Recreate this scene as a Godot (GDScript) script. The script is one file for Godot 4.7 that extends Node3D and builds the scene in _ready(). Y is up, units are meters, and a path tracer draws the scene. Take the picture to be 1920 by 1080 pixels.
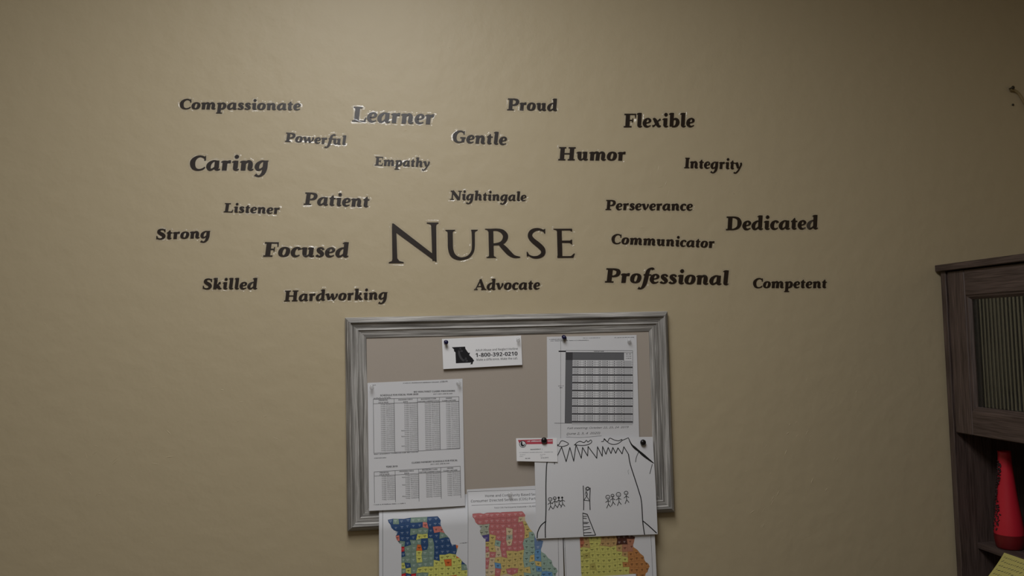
extends Node3D
# A painted office wall with a cloud of nursing words in vinyl lettering, a pin board full of papers and the end of a dark hutch.
# Metres, y up. The lettered wall is the plane z = 0, x = 0 is straight ahead of the photographer.

const WALL_ALBEDO := Color(0.742, 0.681, 0.555)
const LAMP_COLOR := Color(0.985, 0.99, 1.0)
const LAMP_ENERGY := 2.26
const CEILING := 2.66

var rng := RandomNumberGenerator.new()
var mats := {}
var fonts := {}
var baseline := {}
var names := {}


func _ready() -> void:
	rng.seed = 7
	var cam := Camera3D.new()
	cam.name = "camera"
	add_child(cam)
	cam.position = Vector3(0.0, 1.5, 1.83)
	cam.rotation_order = EULER_ORDER_YXZ
	cam.rotation_degrees = Vector3(3.38, -8.55, -1.37)
	cam.fov = rad_to_deg(2.0 * atan(540.0 / 1500.0))
	cam.near = 0.05
	cam.current = true
	var env := Environment.new()
	env.background_mode = Environment.BG_COLOR
	env.background_color = Color.BLACK
	env.tonemap_mode = Environment.TONE_MAPPER_LINEAR
	env.tonemap_exposure = 1.0
	env.sdfgi_enabled = true
	env.ssao_enabled = true
	env.ssil_enabled = true
	var we := WorldEnvironment.new()
	we.name = "environment"
	we.environment = env
	add_child(we)
	make_materials()
	ceiling_lamp(Vector3(-0.06, CEILING, 1.28), LAMP_ENERGY, "flat white ceiling light panel close to the lettered wall")
	ceiling_lamp(Vector3(-1.1, CEILING, 3.75), LAMP_ENERGY * 0.24, "flat white ceiling light panel in the middle of the room")
	room()
	board()
	hutch()
	words()
	papers()
	pins()
	small_things()


# ---------------------------------------------------------------- materials

func mat(called: String, c: Color, rough := 0.6, spec := 0.5) -> StandardMaterial3D:
	var m := StandardMaterial3D.new()
	m.resource_name = called
	m.albedo_color = c
	m.roughness = rough
	m.metallic_specular = spec
	mats[called] = m
	return m


func noise_tex(size: int, freq: float, octaves: int, s: int, normal := false, bump := 4.0) -> NoiseTexture2D:
	var n := FastNoiseLite.new()
	n.seed = s
	n.frequency = freq
	n.fractal_octaves = octaves
	n.noise_type = FastNoiseLite.TYPE_SIMPLEX_SMOOTH
	var t := NoiseTexture2D.new()
	t.width = size
	t.height = size
	t.seamless = true
	t.noise = n
	t.as_normal_map = normal
	t.bump_strength = bump
	return t


func streak_tex(w: int, h: int, s: int, dark: Color, mid: Color, light: Color, stretch: float, contrast: float) -> ImageTexture:
	# wood grain: noise pulled out along x
	var a := FastNoiseLite.new()
	a.seed = s
	a.frequency = 0.05
	a.fractal_octaves = 4
	var b := FastNoiseLite.new()
	b.seed = s + 1
	b.frequency = 0.16
	b.fractal_octaves = 2
	var im := Image.create(w, h, false, Image.FORMAT_RGB8)
	for y in h:
		for x in w:
			var mx := x if x < w / 2 else w - 1 - x
			var my := y if y < h / 2 else h - 1 - y
			var wob := a.get_noise_2d(mx * 0.12, my * 0.4 + 900.0) * 5.0
			var g := a.get_noise_2d(mx / stretch, my + wob) * 0.65 + b.get_noise_2d(mx / stretch * 0.8, my * 1.4 + wob) * 0.7
			g = clampf(0.5 + g * contrast, 0.0, 1.0)
			im.set_pixel(x, y, dark.lerp(mid, g * 2.0) if g < 0.5 else mid.lerp(light, g * 2.0 - 1.0))
	return ImageTexture.create_from_image(im)


func make_materials() -> void:
	var m := mat("wall_paint", WALL_ALBEDO, 0.53)
	m.normal_enabled = true
	m.normal_texture = noise_tex(512, 0.012, 5, 3, true, 3.0)
	m.normal_scale = 0.35
	m.uv1_triplanar = true
	m.uv1_world_triplanar = true
	m.uv1_scale = Vector3.ONE * 2.3
	mat("ceiling_white", Color(0.86, 0.85, 0.82), 0.9)
	mat("floor_vinyl", Color(0.45, 0.41, 0.36), 0.6)
	mat("lamp_housing", Color(0.9, 0.9, 0.88), 0.5)
	m = mat("lamp_diffuser", Color(0.95, 0.95, 0.93), 0.6)
	m.emission_enabled = true
	m.emission = LAMP_COLOR
	m.emission_energy_multiplier = 1.0
	mat("letter_vinyl", Color(0.150, 0.108, 0.078), 0.385)
	m = mat("clear_film", Color(0.95, 0.94, 0.92, 0.03), 0.14)
	m.transparency = BaseMaterial3D.TRANSPARENCY_ALPHA
	m = mat("grey_wood", Color.WHITE, 0.55)
	m.albedo_texture = streak_tex(1024, 384, 21, Color(0.40, 0.385, 0.365), Color(0.585, 0.572, 0.55), Color(0.80, 0.785, 0.765), 30.0, 1.15)
	m.heightmap_enabled = true
	m.heightmap_texture = m.albedo_texture
	m.heightmap_scale = 0.03
	m.uv1_scale = Vector3(1.3, 1.0, 1.0)
	m = mat("board_fabric", Color(0.70, 0.655, 0.605), 0.85)
	m.normal_enabled = true
	m.normal_texture = noise_tex(256, 0.25, 2, 8, true, 2.0)
	m.normal_scale = 0.3
	m.uv1_triplanar = true
	m.uv1_scale = Vector3.ONE * 14.0
	m = mat("hutch_wood", Color.WHITE, 0.5)
	m.albedo_texture = streak_tex(1024, 512, 41, Color(0.22, 0.175, 0.155), Color(0.325, 0.27, 0.25), Color(0.40, 0.335, 0.31), 22.0, 0.8)
	m = mat("reeded_glass", Color(0.60, 0.62, 0.61, 0.02), 0.05)
	m.transparency = BaseMaterial3D.TRANSPARENCY_ALPHA
	m.refraction_enabled = true
	m.refraction_scale = 0.05
	mat("paper", Color(0.868, 0.866, 0.872), 0.75, 0.4)
	m = mat("glossy_paper", Color(0.868, 0.87, 0.88), 0.32)
	mat("card_stock", Color(0.925, 0.92, 0.92), 0.6)
	mat("ink", Color(0.12, 0.115, 0.125), 0.75, 0.35)
	mat("grey_ink", Color(0.42, 0.42, 0.43), 0.75, 0.35)
	mat("mid_ink", Color(0.28, 0.275, 0.285), 0.75, 0.35)
	mat("light_ink", Color(0.74, 0.74, 0.75), 0.75, 0.35)
	mat("marker", Color(0.06, 0.06, 0.065), 0.6)
	mat("red_print", Color(0.74, 0.27, 0.33), 0.6)
	m = mat("map_print", Color.WHITE, 0.34)
	m.vertex_color_use_as_albedo = true
	mat("navy_plastic", Color(0.12, 0.11, 0.26), 0.3)
	mat("black_plastic", Color(0.07, 0.06, 0.06), 0.35)
	m = mat("clear_plastic", Color(0.95, 0.95, 0.95, 0.25), 0.12)
	m.transparency = BaseMaterial3D.TRANSPARENCY_ALPHA
	m = mat("steel", Color(0.75, 0.75, 0.76), 0.3)
	m.metallic = 1.0
	mat("red_gloss", Color(0.76, 0.15, 0.21), 0.35)
	mat("dark_red", Color(0.42, 0.07, 0.09), 0.4)
	m = mat("dark_glitter", Color(0.16, 0.07, 0.07), 0.3)
	mat("yellow_note", Color(0.80, 0.76, 0.45), 0.8, 0.4)
	mat("tan_cord", Color(0.60, 0.53, 0.38), 0.6)
	mat("nail", Color(0.2, 0.17, 0.12), 0.5)


# ---------------------------------------------------------------- helpers

func tri(st: SurfaceTool, a: Vector3, b: Vector3, c: Vector3, n := Vector3.ZERO) -> void:
	if n != Vector3.ZERO and (b - a).cross(c - a).dot(n) > 0.0:
		var t := b
		b = c
		c = t
	st.add_vertex(a)
	st.add_vertex(b)
	st.add_vertex(c)


func quad(st: SurfaceTool, a: Vector3, b: Vector3, c: Vector3, d: Vector3, n := Vector3.ZERO) -> void:
	tri(st, a, b, c, n)
	tri(st, a, c, d, n)


func uvquad(st: SurfaceTool, p: Array, uv: Array, n: Vector3) -> void:
	var order := [0, 1, 2, 0, 2, 3]
	if (p[1] - p[0]).cross(p[2] - p[0]).dot(n) > 0.0:
		order = [0, 2, 1, 0, 3, 2]
	for i in order:
		st.set_uv(uv[i])
		st.add_vertex(p[i])


func begin(flat := true) -> SurfaceTool:
	var st := SurfaceTool.new()
	st.begin(Mesh.PRIMITIVE_TRIANGLES)
	st.set_smooth_group(-1 if flat else 0)
	return st


func obj(called: String, st: SurfaceTool, m: String, parent: Node = self) -> MeshInstance3D:
	st.generate_normals()
	var o := MeshInstance3D.new()
	o.name = called
	o.mesh = st.commit()
	o.material_override = mats[m]
	parent.add_child(o, true)
	return o


func numbered(called: String) -> String:
	var n: int = names.get(called, 0)
	names[called] = n + 1
	return called if n == 0 else "%s_%03d" % [called, n]


func thing(called: String, label: String, category: String, at := Vector3.ZERO, group := "") -> Node3D:
	var o := Node3D.new()
	o.name = numbered(called)
	add_child(o)
	o.position = at
	o.set_meta("label", label)
	o.set_meta("category", category)
	if group:
		o.set_meta("group", group)
	return o


func struct(o: Node, label := "") -> void:
	o.set_meta("kind", "structure")
	if label:
		o.set_meta("label", label)


# box with wood or plain uv; grain = axis along which u runs (0 x, 1 y, 2 z); bevelled by b
func box(st: SurfaceTool, lo: Vector3, hi: Vector3, grain := 0, b := 0.0) -> void:
	var c := (lo + hi) * 0.5
	var h := (hi - lo) * 0.5
	b = minf(b, minf(h.x, minf(h.y, h.z)) * 0.6)
	var shift := Vector2(rng.randf(), rng.randf())
	var cross := (grain + 1) % 3 if grain != 1 else 2
	for ax in 3:
		for s in [-1.0, 1.0]:
			var u := (ax + 1) % 3
			var v := (ax + 2) % 3
			var n := Vector3.ZERO
			n[ax] = s
			var pts := []
			for q in [[-1, -1], [1, -1], [1, 1], [-1, 1]]:
				var p := Vector3.ZERO
				p[ax] = s * h[ax]
				p[u] = q[0] * (h[u] - b)
				p[v] = q[1] * (h[v] - b)
				pts.append(c + p)
			put_face(st, pts, n, grain, cross, shift)
	if b <= 0.0:
		return
	for ax in 3:
		var u := (ax + 1) % 3
		var v := (ax + 2) % 3
		for su in [-1.0, 1.0]:
			for sv in [-1.0, 1.0]:
				var pts := []
				for q in [[-1, 0], [1, 0], [1, 1], [-1, 1]]:
					var p := Vector3.ZERO
					p[ax] = q[0] * (h[ax] - b)
					p[u] = su * (h[u] - (b if q[1] == 1 else 0.0))
					p[v] = sv * (h[v] - (0.0 if q[1] == 1 else b))
					pts.append(c + p)
				var n := Vector3.ZERO
				n[u] = su
				n[v] = sv
				put_face(st, pts, n, grain, cross, shift)
	for sx in [-1.0, 1.0]:
		for sy in [-1.0, 1.0]:
			for sz in [-1.0, 1.0]:
				var s := Vector3(sx, sy, sz)
				var k := c + s * (h - Vector3.ONE * b)
				st.set_uv(shift)
				tri(st, k + Vector3(sx * b, 0, 0), k + Vector3(0, sy * b, 0), k + Vector3(0, 0, sz * b), s)


func put_face(st: SurfaceTool, pts: Array, n: Vector3, grain: int, cross: int, shift: Vector2) -> void:
	var uv := []
	for p: Vector3 in pts:
		var w := p[cross] if absf(n[cross]) < 0.5 else p[3 - grain - cross]
		uv.append(Vector2(p[grain] * 1.6, w * 3.2) + shift)
	uvquad(st, pts, uv, n)


# body of revolution about +z of profile [[r, z] ...]
func lathe(st: SurfaceTool, prof: Array, seg := 20, xf := Transform3D()) -> void:
	for i in prof.size() - 1:
		for k in seg:
			var a := TAU * k / seg
			var b := TAU * (k + 1) / seg
			var p0: float = prof[i][0]
			var p1: float = prof[i + 1][0]
			var q := [Vector3(cos(a) * p0, sin(a) * p0, prof[i][1]), Vector3(cos(b) * p0, sin(b) * p0, prof[i][1]), Vector3(cos(b) * p1, sin(b) * p1, prof[i + 1][1]), Vector3(cos(a) * p1, sin(a) * p1, prof[i + 1][1])]
			for j in 4:
				q[j] = xf * q[j]
			if p0 > 1e-6:
				tri(st, q[0], q[2], q[1])
			if p1 > 1e-6:
				tri(st, q[0], q[3], q[2])


func tube(st: SurfaceTool, pts: Array, r: float, seg := 8) -> void:
	for i in pts.size() - 1:
		var d: Vector3 = (pts[i + 1] - pts[i]).normalized()
		var u := d.cross(Vector3.UP if absf(d.y) < 0.9 else Vector3.RIGHT).normalized()
		var v := d.cross(u)
		for k in seg:
			var a := TAU * k / seg
			var b := TAU * (k + 1) / seg
			var e: Vector3 = (u * cos(a) + v * sin(a)) * r
			var g: Vector3 = (u * cos(b) + v * sin(b)) * r
			quad(st, pts[i] + e, pts[i + 1] + e, pts[i + 1] + g, pts[i] + g, e + g)


func catmull(p: Array, n := 6, closed := false) -> Array:
	# every point is [x, y, width]
	var out := []
	var m := p.size()
	for i in (m if closed else m - 1):
		var a = p[(i - 1 + m) % m] if closed or i > 0 else p[i]
		var b = p[i]
		var c = p[(i + 1) % m]
		var d = p[(i + 2) % m] if closed or i + 2 < m else c
		for k in n:
			var t := float(k) / n
			var q := []
			for j in 3:
				q.append(0.5 * (2.0 * b[j] + (c[j] - a[j]) * t + (2.0 * a[j] - 5.0 * b[j] + 4.0 * c[j] - d[j]) * t * t + (3.0 * b[j] - a[j] - 3.0 * c[j] + d[j]) * t * t * t))
			out.append(q)
	out.append(p[0] if closed else p[m - 1])
	return out


# left and right edge of a stroke with a width at every point
func ribbon(p: Array) -> Array:
	var l := PackedVector2Array()
	var r := PackedVector2Array()
	for i in p.size():
		var a = p[maxi(i - 1, 0)]
		var b = p[mini(i + 1, p.size() - 1)]
		var d := Vector2(b[0] - a[0], b[1] - a[1]).normalized()
		var n := Vector2(-d.y, d.x) * float(p[i][2]) * 0.5
		var c := Vector2(p[i][0], p[i][1])
		l.append(c + n)
		r.append(c - n)
	return [l, r]


# ---------------------------------------------------------------- room and lamps

func room() -> void:
	var parts := {
		"wall_back": [Vector3(-2.5, 0, -0.12), Vector3(1.84, CEILING, 0), "wall_paint", "taupe painted wall carrying the lettering"],
		"wall_left": [Vector3(-2.62, 0, -0.12), Vector3(-2.5, CEILING, 5.32), "wall_paint", "taupe painted side wall"],
		"wall_right": [Vector3(1.72, 0, 0), Vector3(1.84, CEILING, 5.2), "wall_paint", "taupe painted side wall behind the hutch"],
		"wall_front": [Vector3(-2.5, 0, 5.2), Vector3(1.84, CEILING, 5.32), "wall_paint", "taupe painted wall behind the photographer"],
		"floor": [Vector3(-2.62, -0.1, -0.12), Vector3(1.84, 0, 5.32), "floor_vinyl", "plain vinyl floor"],
		"ceiling": [Vector3(-2.62, CEILING, -0.12), Vector3(1.84, CEILING + 0.1, 5.32), "ceiling_white", "white ceiling"],
	}
	for k in parts:
		var st := begin()
		box(st, parts[k][0], parts[k][1])
		var o := obj(k, st, parts[k][2])
		struct(o, parts[k][3])
		if k == "wall_back":
			wall_relief(o)


# dabs and trowel ridges of thick paint standing proud of the wall
func wall_relief(o: Node) -> void:
	var st := begin(false)
	for q in [[1.02, 1.22, 14, 0.06], [0.86, 1.10, 12, 0.05], [0.80, 1.83, 10, 0.03], [0.56, 1.74, 9, 0.03], [0.64, 1.86, 8, 0.025], [-0.55, 1.30, 8, 0.05], [-0.3, 1.35, 5, 0.04], [-0.62, 1.27, 7, 0.05]]:
		for i in int(q[2]):
			var c := Vector3(q[0] + rng.randfn() * q[3], q[1] + rng.randfn() * q[3], 0.0)
			dab(st, c, rng.randf_range(0.003, 0.010), rng.randf_range(0.0006, 0.0013), rng.randf_range(0.5, 1.2) if q[2] > 11 else rng.randf_range(0.0, PI))
	for i in 60:
		dab(st, Vector3(rng.randf_range(-0.9, 1.7), rng.randf_range(0.9, 2.35), 0), rng.randf_range(0.001, 0.004), rng.randf_range(0.0005, 0.001), rng.randf_range(0, PI))
	var r := obj("paint_dabs", st, "wall_paint", o)
	r.set_meta("kind", "stuff")


func dab(st: SurfaceTool, c: Vector3, l: float, w: float, turn: float) -> void:
	var u := Vector3(cos(turn), sin(turn), 0) * l
	var v := Vector3(-sin(turn), cos(turn), 0) * w
	var top := c + Vector3(0, 0, w * 0.9)
	var ring := []
	for k in 8:
		ring.append(c + u * cos(TAU * k / 8) + v * sin(TAU * k / 8))
	for k in 8:
		tri(st, ring[k], ring[(k + 1) % 8], top, Vector3.BACK)


func ceiling_lamp(at: Vector3, energy: float, label: String) -> void:
	var t := thing("ceiling_light", label, "light", at)
	var w := 0.30
	var l := 0.60
	var st := begin()
	for s in [-1.0, 1.0]:
		box(st, Vector3(s * w - 0.02, -0.04, -l - 0.02), Vector3(s * w + 0.02, 0, l + 0.02), 2, 0.004)
		box(st, Vector3(-w + 0.02, -0.04, s * l - 0.02), Vector3(w - 0.02, 0, s * l + 0.02), 0, 0.004)
	obj("frame", st, "lamp_housing", t)
	st = begin()
	box(st, Vector3(-w + 0.02, -0.03, -l + 0.02), Vector3(w - 0.02, -0.022, l - 0.02))
	obj("diffuser", st, "lamp_diffuser", t)
	var a := AreaLight3D.new()
	a.name = "panel_light"
	a.area_size = Vector2(2.0 * w - 0.05, 2.0 * l - 0.05)
	a.area_normalize_energy = true
	a.light_energy = energy
	a.light_color = LAMP_COLOR
	a.area_range = 9.0
	a.area_attenuation = 2.0
	a.shadow_enabled = true
	a.position = Vector3(0, -0.034, 0)
	a.rotation_degrees = Vector3(-90, 0, 0)
	t.add_child(a)


# ---------------------------------------------------------------- pin board

func board() -> void:
	var lo := Vector2(-0.1045, 1.0795)
	var hi := Vector2(0.6435, 1.548)
	var t := thing("pin_board", "grey fabric pin board in a weathered grey wood frame", "pin board", Vector3((lo.x + hi.x) * 0.5, lo.y, 0))
	var off := t.position
	var st := begin()
	box(st, Vector3(lo.x + 0.03, lo.y + 0.03, 0.001) - off, Vector3(hi.x - 0.03, hi.y - 0.03, 0.0095) - off)
	obj("fabric_panel", st, "board_fabric", t)
	var prof := [[0.0, 0.0], [0.0, 0.013], [0.0025, 0.0175], [0.0095, 0.0238], [0.0115, 0.0245], [0.0128, 0.0235], [0.0132, 0.0205], [0.0185, 0.0178], [0.0245, 0.0166], [0.0268, 0.0172], [0.0284, 0.0178], [0.0296, 0.0166], [0.0300, 0.0148], [0.0375, 0.0128], [0.0440, 0.0121], [0.0462, 0.0112], [0.0466, 0.0098], [0.0466, 0.001], [0.0, 0.0]]
	var cor := func(k: int, w: float, z: float) -> Vector3:
		var x := lo.x + w if k == 0 or k == 3 else hi.x - w
		var y := lo.y + w if k < 2 else hi.y - w
		return Vector3(x, y, z) - off
	for k in 4:
		st = begin()
		var k2 := (k + 1) % 4
		var run := 0.0
		for i in prof.size() - 1:
			var a: Array = prof[i]
			var b: Array = prof[i + 1]
			var step := Vector2(b[0] - a[0], b[1] - a[1]).length()
			var p := [cor.call(k, a[0], a[1]), cor.call(k2, a[0], a[1]), cor.call(k2, b[0], b[1]), cor.call(k, b[0], b[1])]
			var inward: Vector3 = [Vector3.UP, Vector3.LEFT, Vector3.DOWN, Vector3.RIGHT][k]
			var n: Vector3 = Vector3(0, 0, b[0] - a[0]) - inward * (b[1] - a[1])
			var len: float = (p[1] - p[0]).length()
			var v0 := run * 7.0 + k * 0.37
			var v1 := (run + step) * 7.0 + k * 0.37
			uvquad(st, p, [Vector2(a[0], v0), Vector2(len + a[0], v0), Vector2(len + a[0], v1), Vector2(a[0], v1)], n if i < prof.size() - 2 else -n)
			run += step
		obj("frame_side", st, "grey_wood", t)


# ---------------------------------------------------------------- hutch at the right

func hutch() -> void:
	var X := 1.360          # plane of the front edges; the hutch faces -x and runs along +z
	var XB := 1.69
	var z0 := 0.010
	var z1 := 0.96
	var base := Vector3(X, 0.76, z0)
	var t := thing("hutch", "dark brown wood hutch with reeded glass doors standing on a desk", "cabinet", base)
	var bx := func(called: String, lo: Vector3, hi: Vector3, grain: int, m := "hutch_wood", parent: Node = t) -> MeshInstance3D:
		var st := begin()
		box(st, lo - base, hi - base, grain, 0.0012)
		return obj(called, st, m, parent)
	bx.call("top_board", Vector3(X - 0.010, 1.634, z0 - 0.006), Vector3(XB, 1.650, z1 + 0.006), 2)
	bx.call("side_panel", Vector3(X, 0.76, z0), Vector3(XB, 1.634, z0 + 0.018), 1)
	bx.call("side_panel", Vector3(X, 0.76, z1 - 0.018), Vector3(XB, 1.634, z1), 1)
	bx.call("back_panel", Vector3(XB - 0.008, 0.765, z0 + 0.018), Vector3(XB - 0.002, 1.632, z1 - 0.018), 1)
	bx.call("shelf", Vector3(X + 0.02, 1.238, z0 + 0.018), Vector3(XB - 0.008, 1.254, z1 - 0.018), 2)
	bx.call("shelf", Vector3(X + 0.046, 0.953, z0 + 0.018), Vector3(XB - 0.008, 0.968, z1 - 0.018), 2)
	for d in 2:
		hutch_door(t, base, X + 0.004, z0 + 0.022 + d * 0.454, z0 + 0.022 + (d + 1) * 0.454 - 0.003)
	# the desk that carries it
	var desk := thing("desk", "dark brown wood desk under the hutch", "desk", Vector3(1.1, 0, z0))
	var db := desk.position
	for p in [["desk_top", Vector3(1.06, 0.732, z0 - 0.004), Vector3(1.70, 0.7595, z1 + 0.02), 2], ["side_panel", Vector3(1.09, 0, z0), Vector3(1.69, 0.732, z0 + 0.02), 1], ["side_panel", Vector3(1.09, 0, z1 - 0.02), Vector3(1.69, 0.732, z1), 1], ["modesty_panel", Vector3(1.66, 0.2, z0 + 0.02), Vector3(1.675, 0.732, z1 - 0.02), 2]]:
		var st := begin()
		box(st, p[1] - db, p[2] - db, p[3], 0.0015)
		obj(p[0], st, "hutch_wood", desk)


func hutch_door(t: Node3D, base: Vector3, X: float, za: float, zb: float) -> void:
	var ya := 1.236
	var yb := 1.6315
	var d := Node3D.new()
	d.name = "door"
	t.add_child(d, true)
	var sw := 0.058
	var bx := func(called: String, lo: Vector3, hi: Vector3, grain: int) -> void:
		var st := begin()
		box(st, lo - base, hi - base, grain, 0.002)
		obj(called, st, "hutch_wood", d)
	bx.call("stile", Vector3(X - 0.002, ya, za), Vector3(X + 0.016, yb, za + sw), 1)
	bx.call("stile", Vector3(X - 0.002, ya, zb - sw), Vector3(X + 0.016, yb, zb), 1)
	bx.call("rail", Vector3(X - 0.002, ya, za + sw), Vector3(X + 0.016, ya + 0.058, zb - sw), 2)
	bx.call("rail", Vector3(X - 0.002, yb - 0.062, za + sw), Vector3(X + 0.016, yb, zb - sw), 2)
	# sloped inner moulding, one bead on every side
	var ga := za + sw
	var gb := zb - sw
	var gl := ya + 0.058
	var gh := yb - 0.062
	var m := 0.010
	var ring := func(k: int, w: float, x: float) -> Vector3:
		return Vector3(x, (gl + w) if k < 2 else (gh - w), (ga + w) if k == 0 or k == 3 else (gb - w)) - base
	for k in 4:
		var st := begin()
		var k2 := (k + 1) % 4
		for s in [[0.0, X + 0.001, 0.004, X + 0.002], [0.004, X + 0.002, m, X + 0.008], [m, X + 0.008, m, X + 0.012], [m, X + 0.012, 0.0, X + 0.012], [0.0, X + 0.012, 0.0, X + 0.001]]:
			var p := [ring.call(k, s[0], s[1]), ring.call(k2, s[0], s[1]), ring.call(k2, s[2], s[3]), ring.call(k, s[2], s[3])]
			uvquad(st, p, [Vector2(0, 0.1), Vector2(0.5, 0.1), Vector2(0.5, 0.14), Vector2(0, 0.14)], Vector3.LEFT + Vector3(0.0, 0.01, 0.02))
		obj("bead", st, "hutch_wood", d)
	# reeded pane: vertical half-round ribs
	var st := begin(false)
	var pitch := 0.0115
	var n := int((gb - ga) / pitch)
	var steps := 8
	for i in n:
		st.set_smooth_group(i % 2)
		for j in steps:
			var q := []
			for e in [j, j + 1]:
				var f := float(e) / steps
				q.append(Vector2(X + 0.0115 - 0.0040 * sin(PI * f), ga + (i + f) * (gb - ga) / n))
			quad(st, Vector3(q[0].x, gl, q[0].y) - base, Vector3(q[0].x, gh, q[0].y) - base, Vector3(q[1].x, gh, q[1].y) - base, Vector3(q[1].x, gl, q[1].y) - base, Vector3.LEFT)
	st.set_smooth_group(-1)
	var xb := X + 0.0145
	var xf := X + 0.0115
	quad(st, Vector3(xb, gl, ga) - base, Vector3(xb, gh, ga) - base, Vector3(xb, gh, gb) - base, Vector3(xb, gl, gb) - base, Vector3.RIGHT)
	for z in [ga, gb]:
		quad(st, Vector3(xf, gl, z) - base, Vector3(xf, gh, z) - base, Vector3(xb, gh, z) - base, Vector3(xb, gl, z) - base, Vector3(0, 0, z - (ga + gb) * 0.5))
	for y in [gl, gh]:
		for i in n:
			for j in steps:
				var u0: float = (i + float(j) / steps) / n
				var u1: float = (i + float(j + 1) / steps) / n
				quad(st, Vector3(xf - 0.004 * sin(PI * float(j) / steps), y, lerpf(ga, gb, u0)) - base, Vector3(xf - 0.004 * sin(PI * float(j + 1) / steps), y, lerpf(ga, gb, u1)) - base, Vector3(xb, y, lerpf(ga, gb, u1)) - base, Vector3(xb, y, lerpf(ga, gb, u0)) - base, Vector3(0, y - (gl + gh) * 0.5, 0))
	obj("glass_pane", st, "reeded_glass", d)
	# dark little knob on the lower rail
	st = begin(false)
	var kz := zb - 0.03 if za < 0.2 else za + 0.03
	lathe(st, [[0.0, 0.026], [0.008, 0.025], [0.012, 0.020], [0.010, 0.014], [0.005, 0.010], [0.005, 0.0]], 16, Transform3D(Basis(Vector3.UP, -PI / 2), Vector3(X - 0.002, ya + 0.028, kz) - base))
	obj("knob", st, "nail", d)


# ---------------------------------------------------------------- lettering
# Glyphs: [advance, stroke, stroke ...]; a stroke is [kind, x, y, w, x, y, w ...] with kind 0 straight, 1 curved, 2 closed curve. Baseline 0, capitals 1 high.

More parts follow.
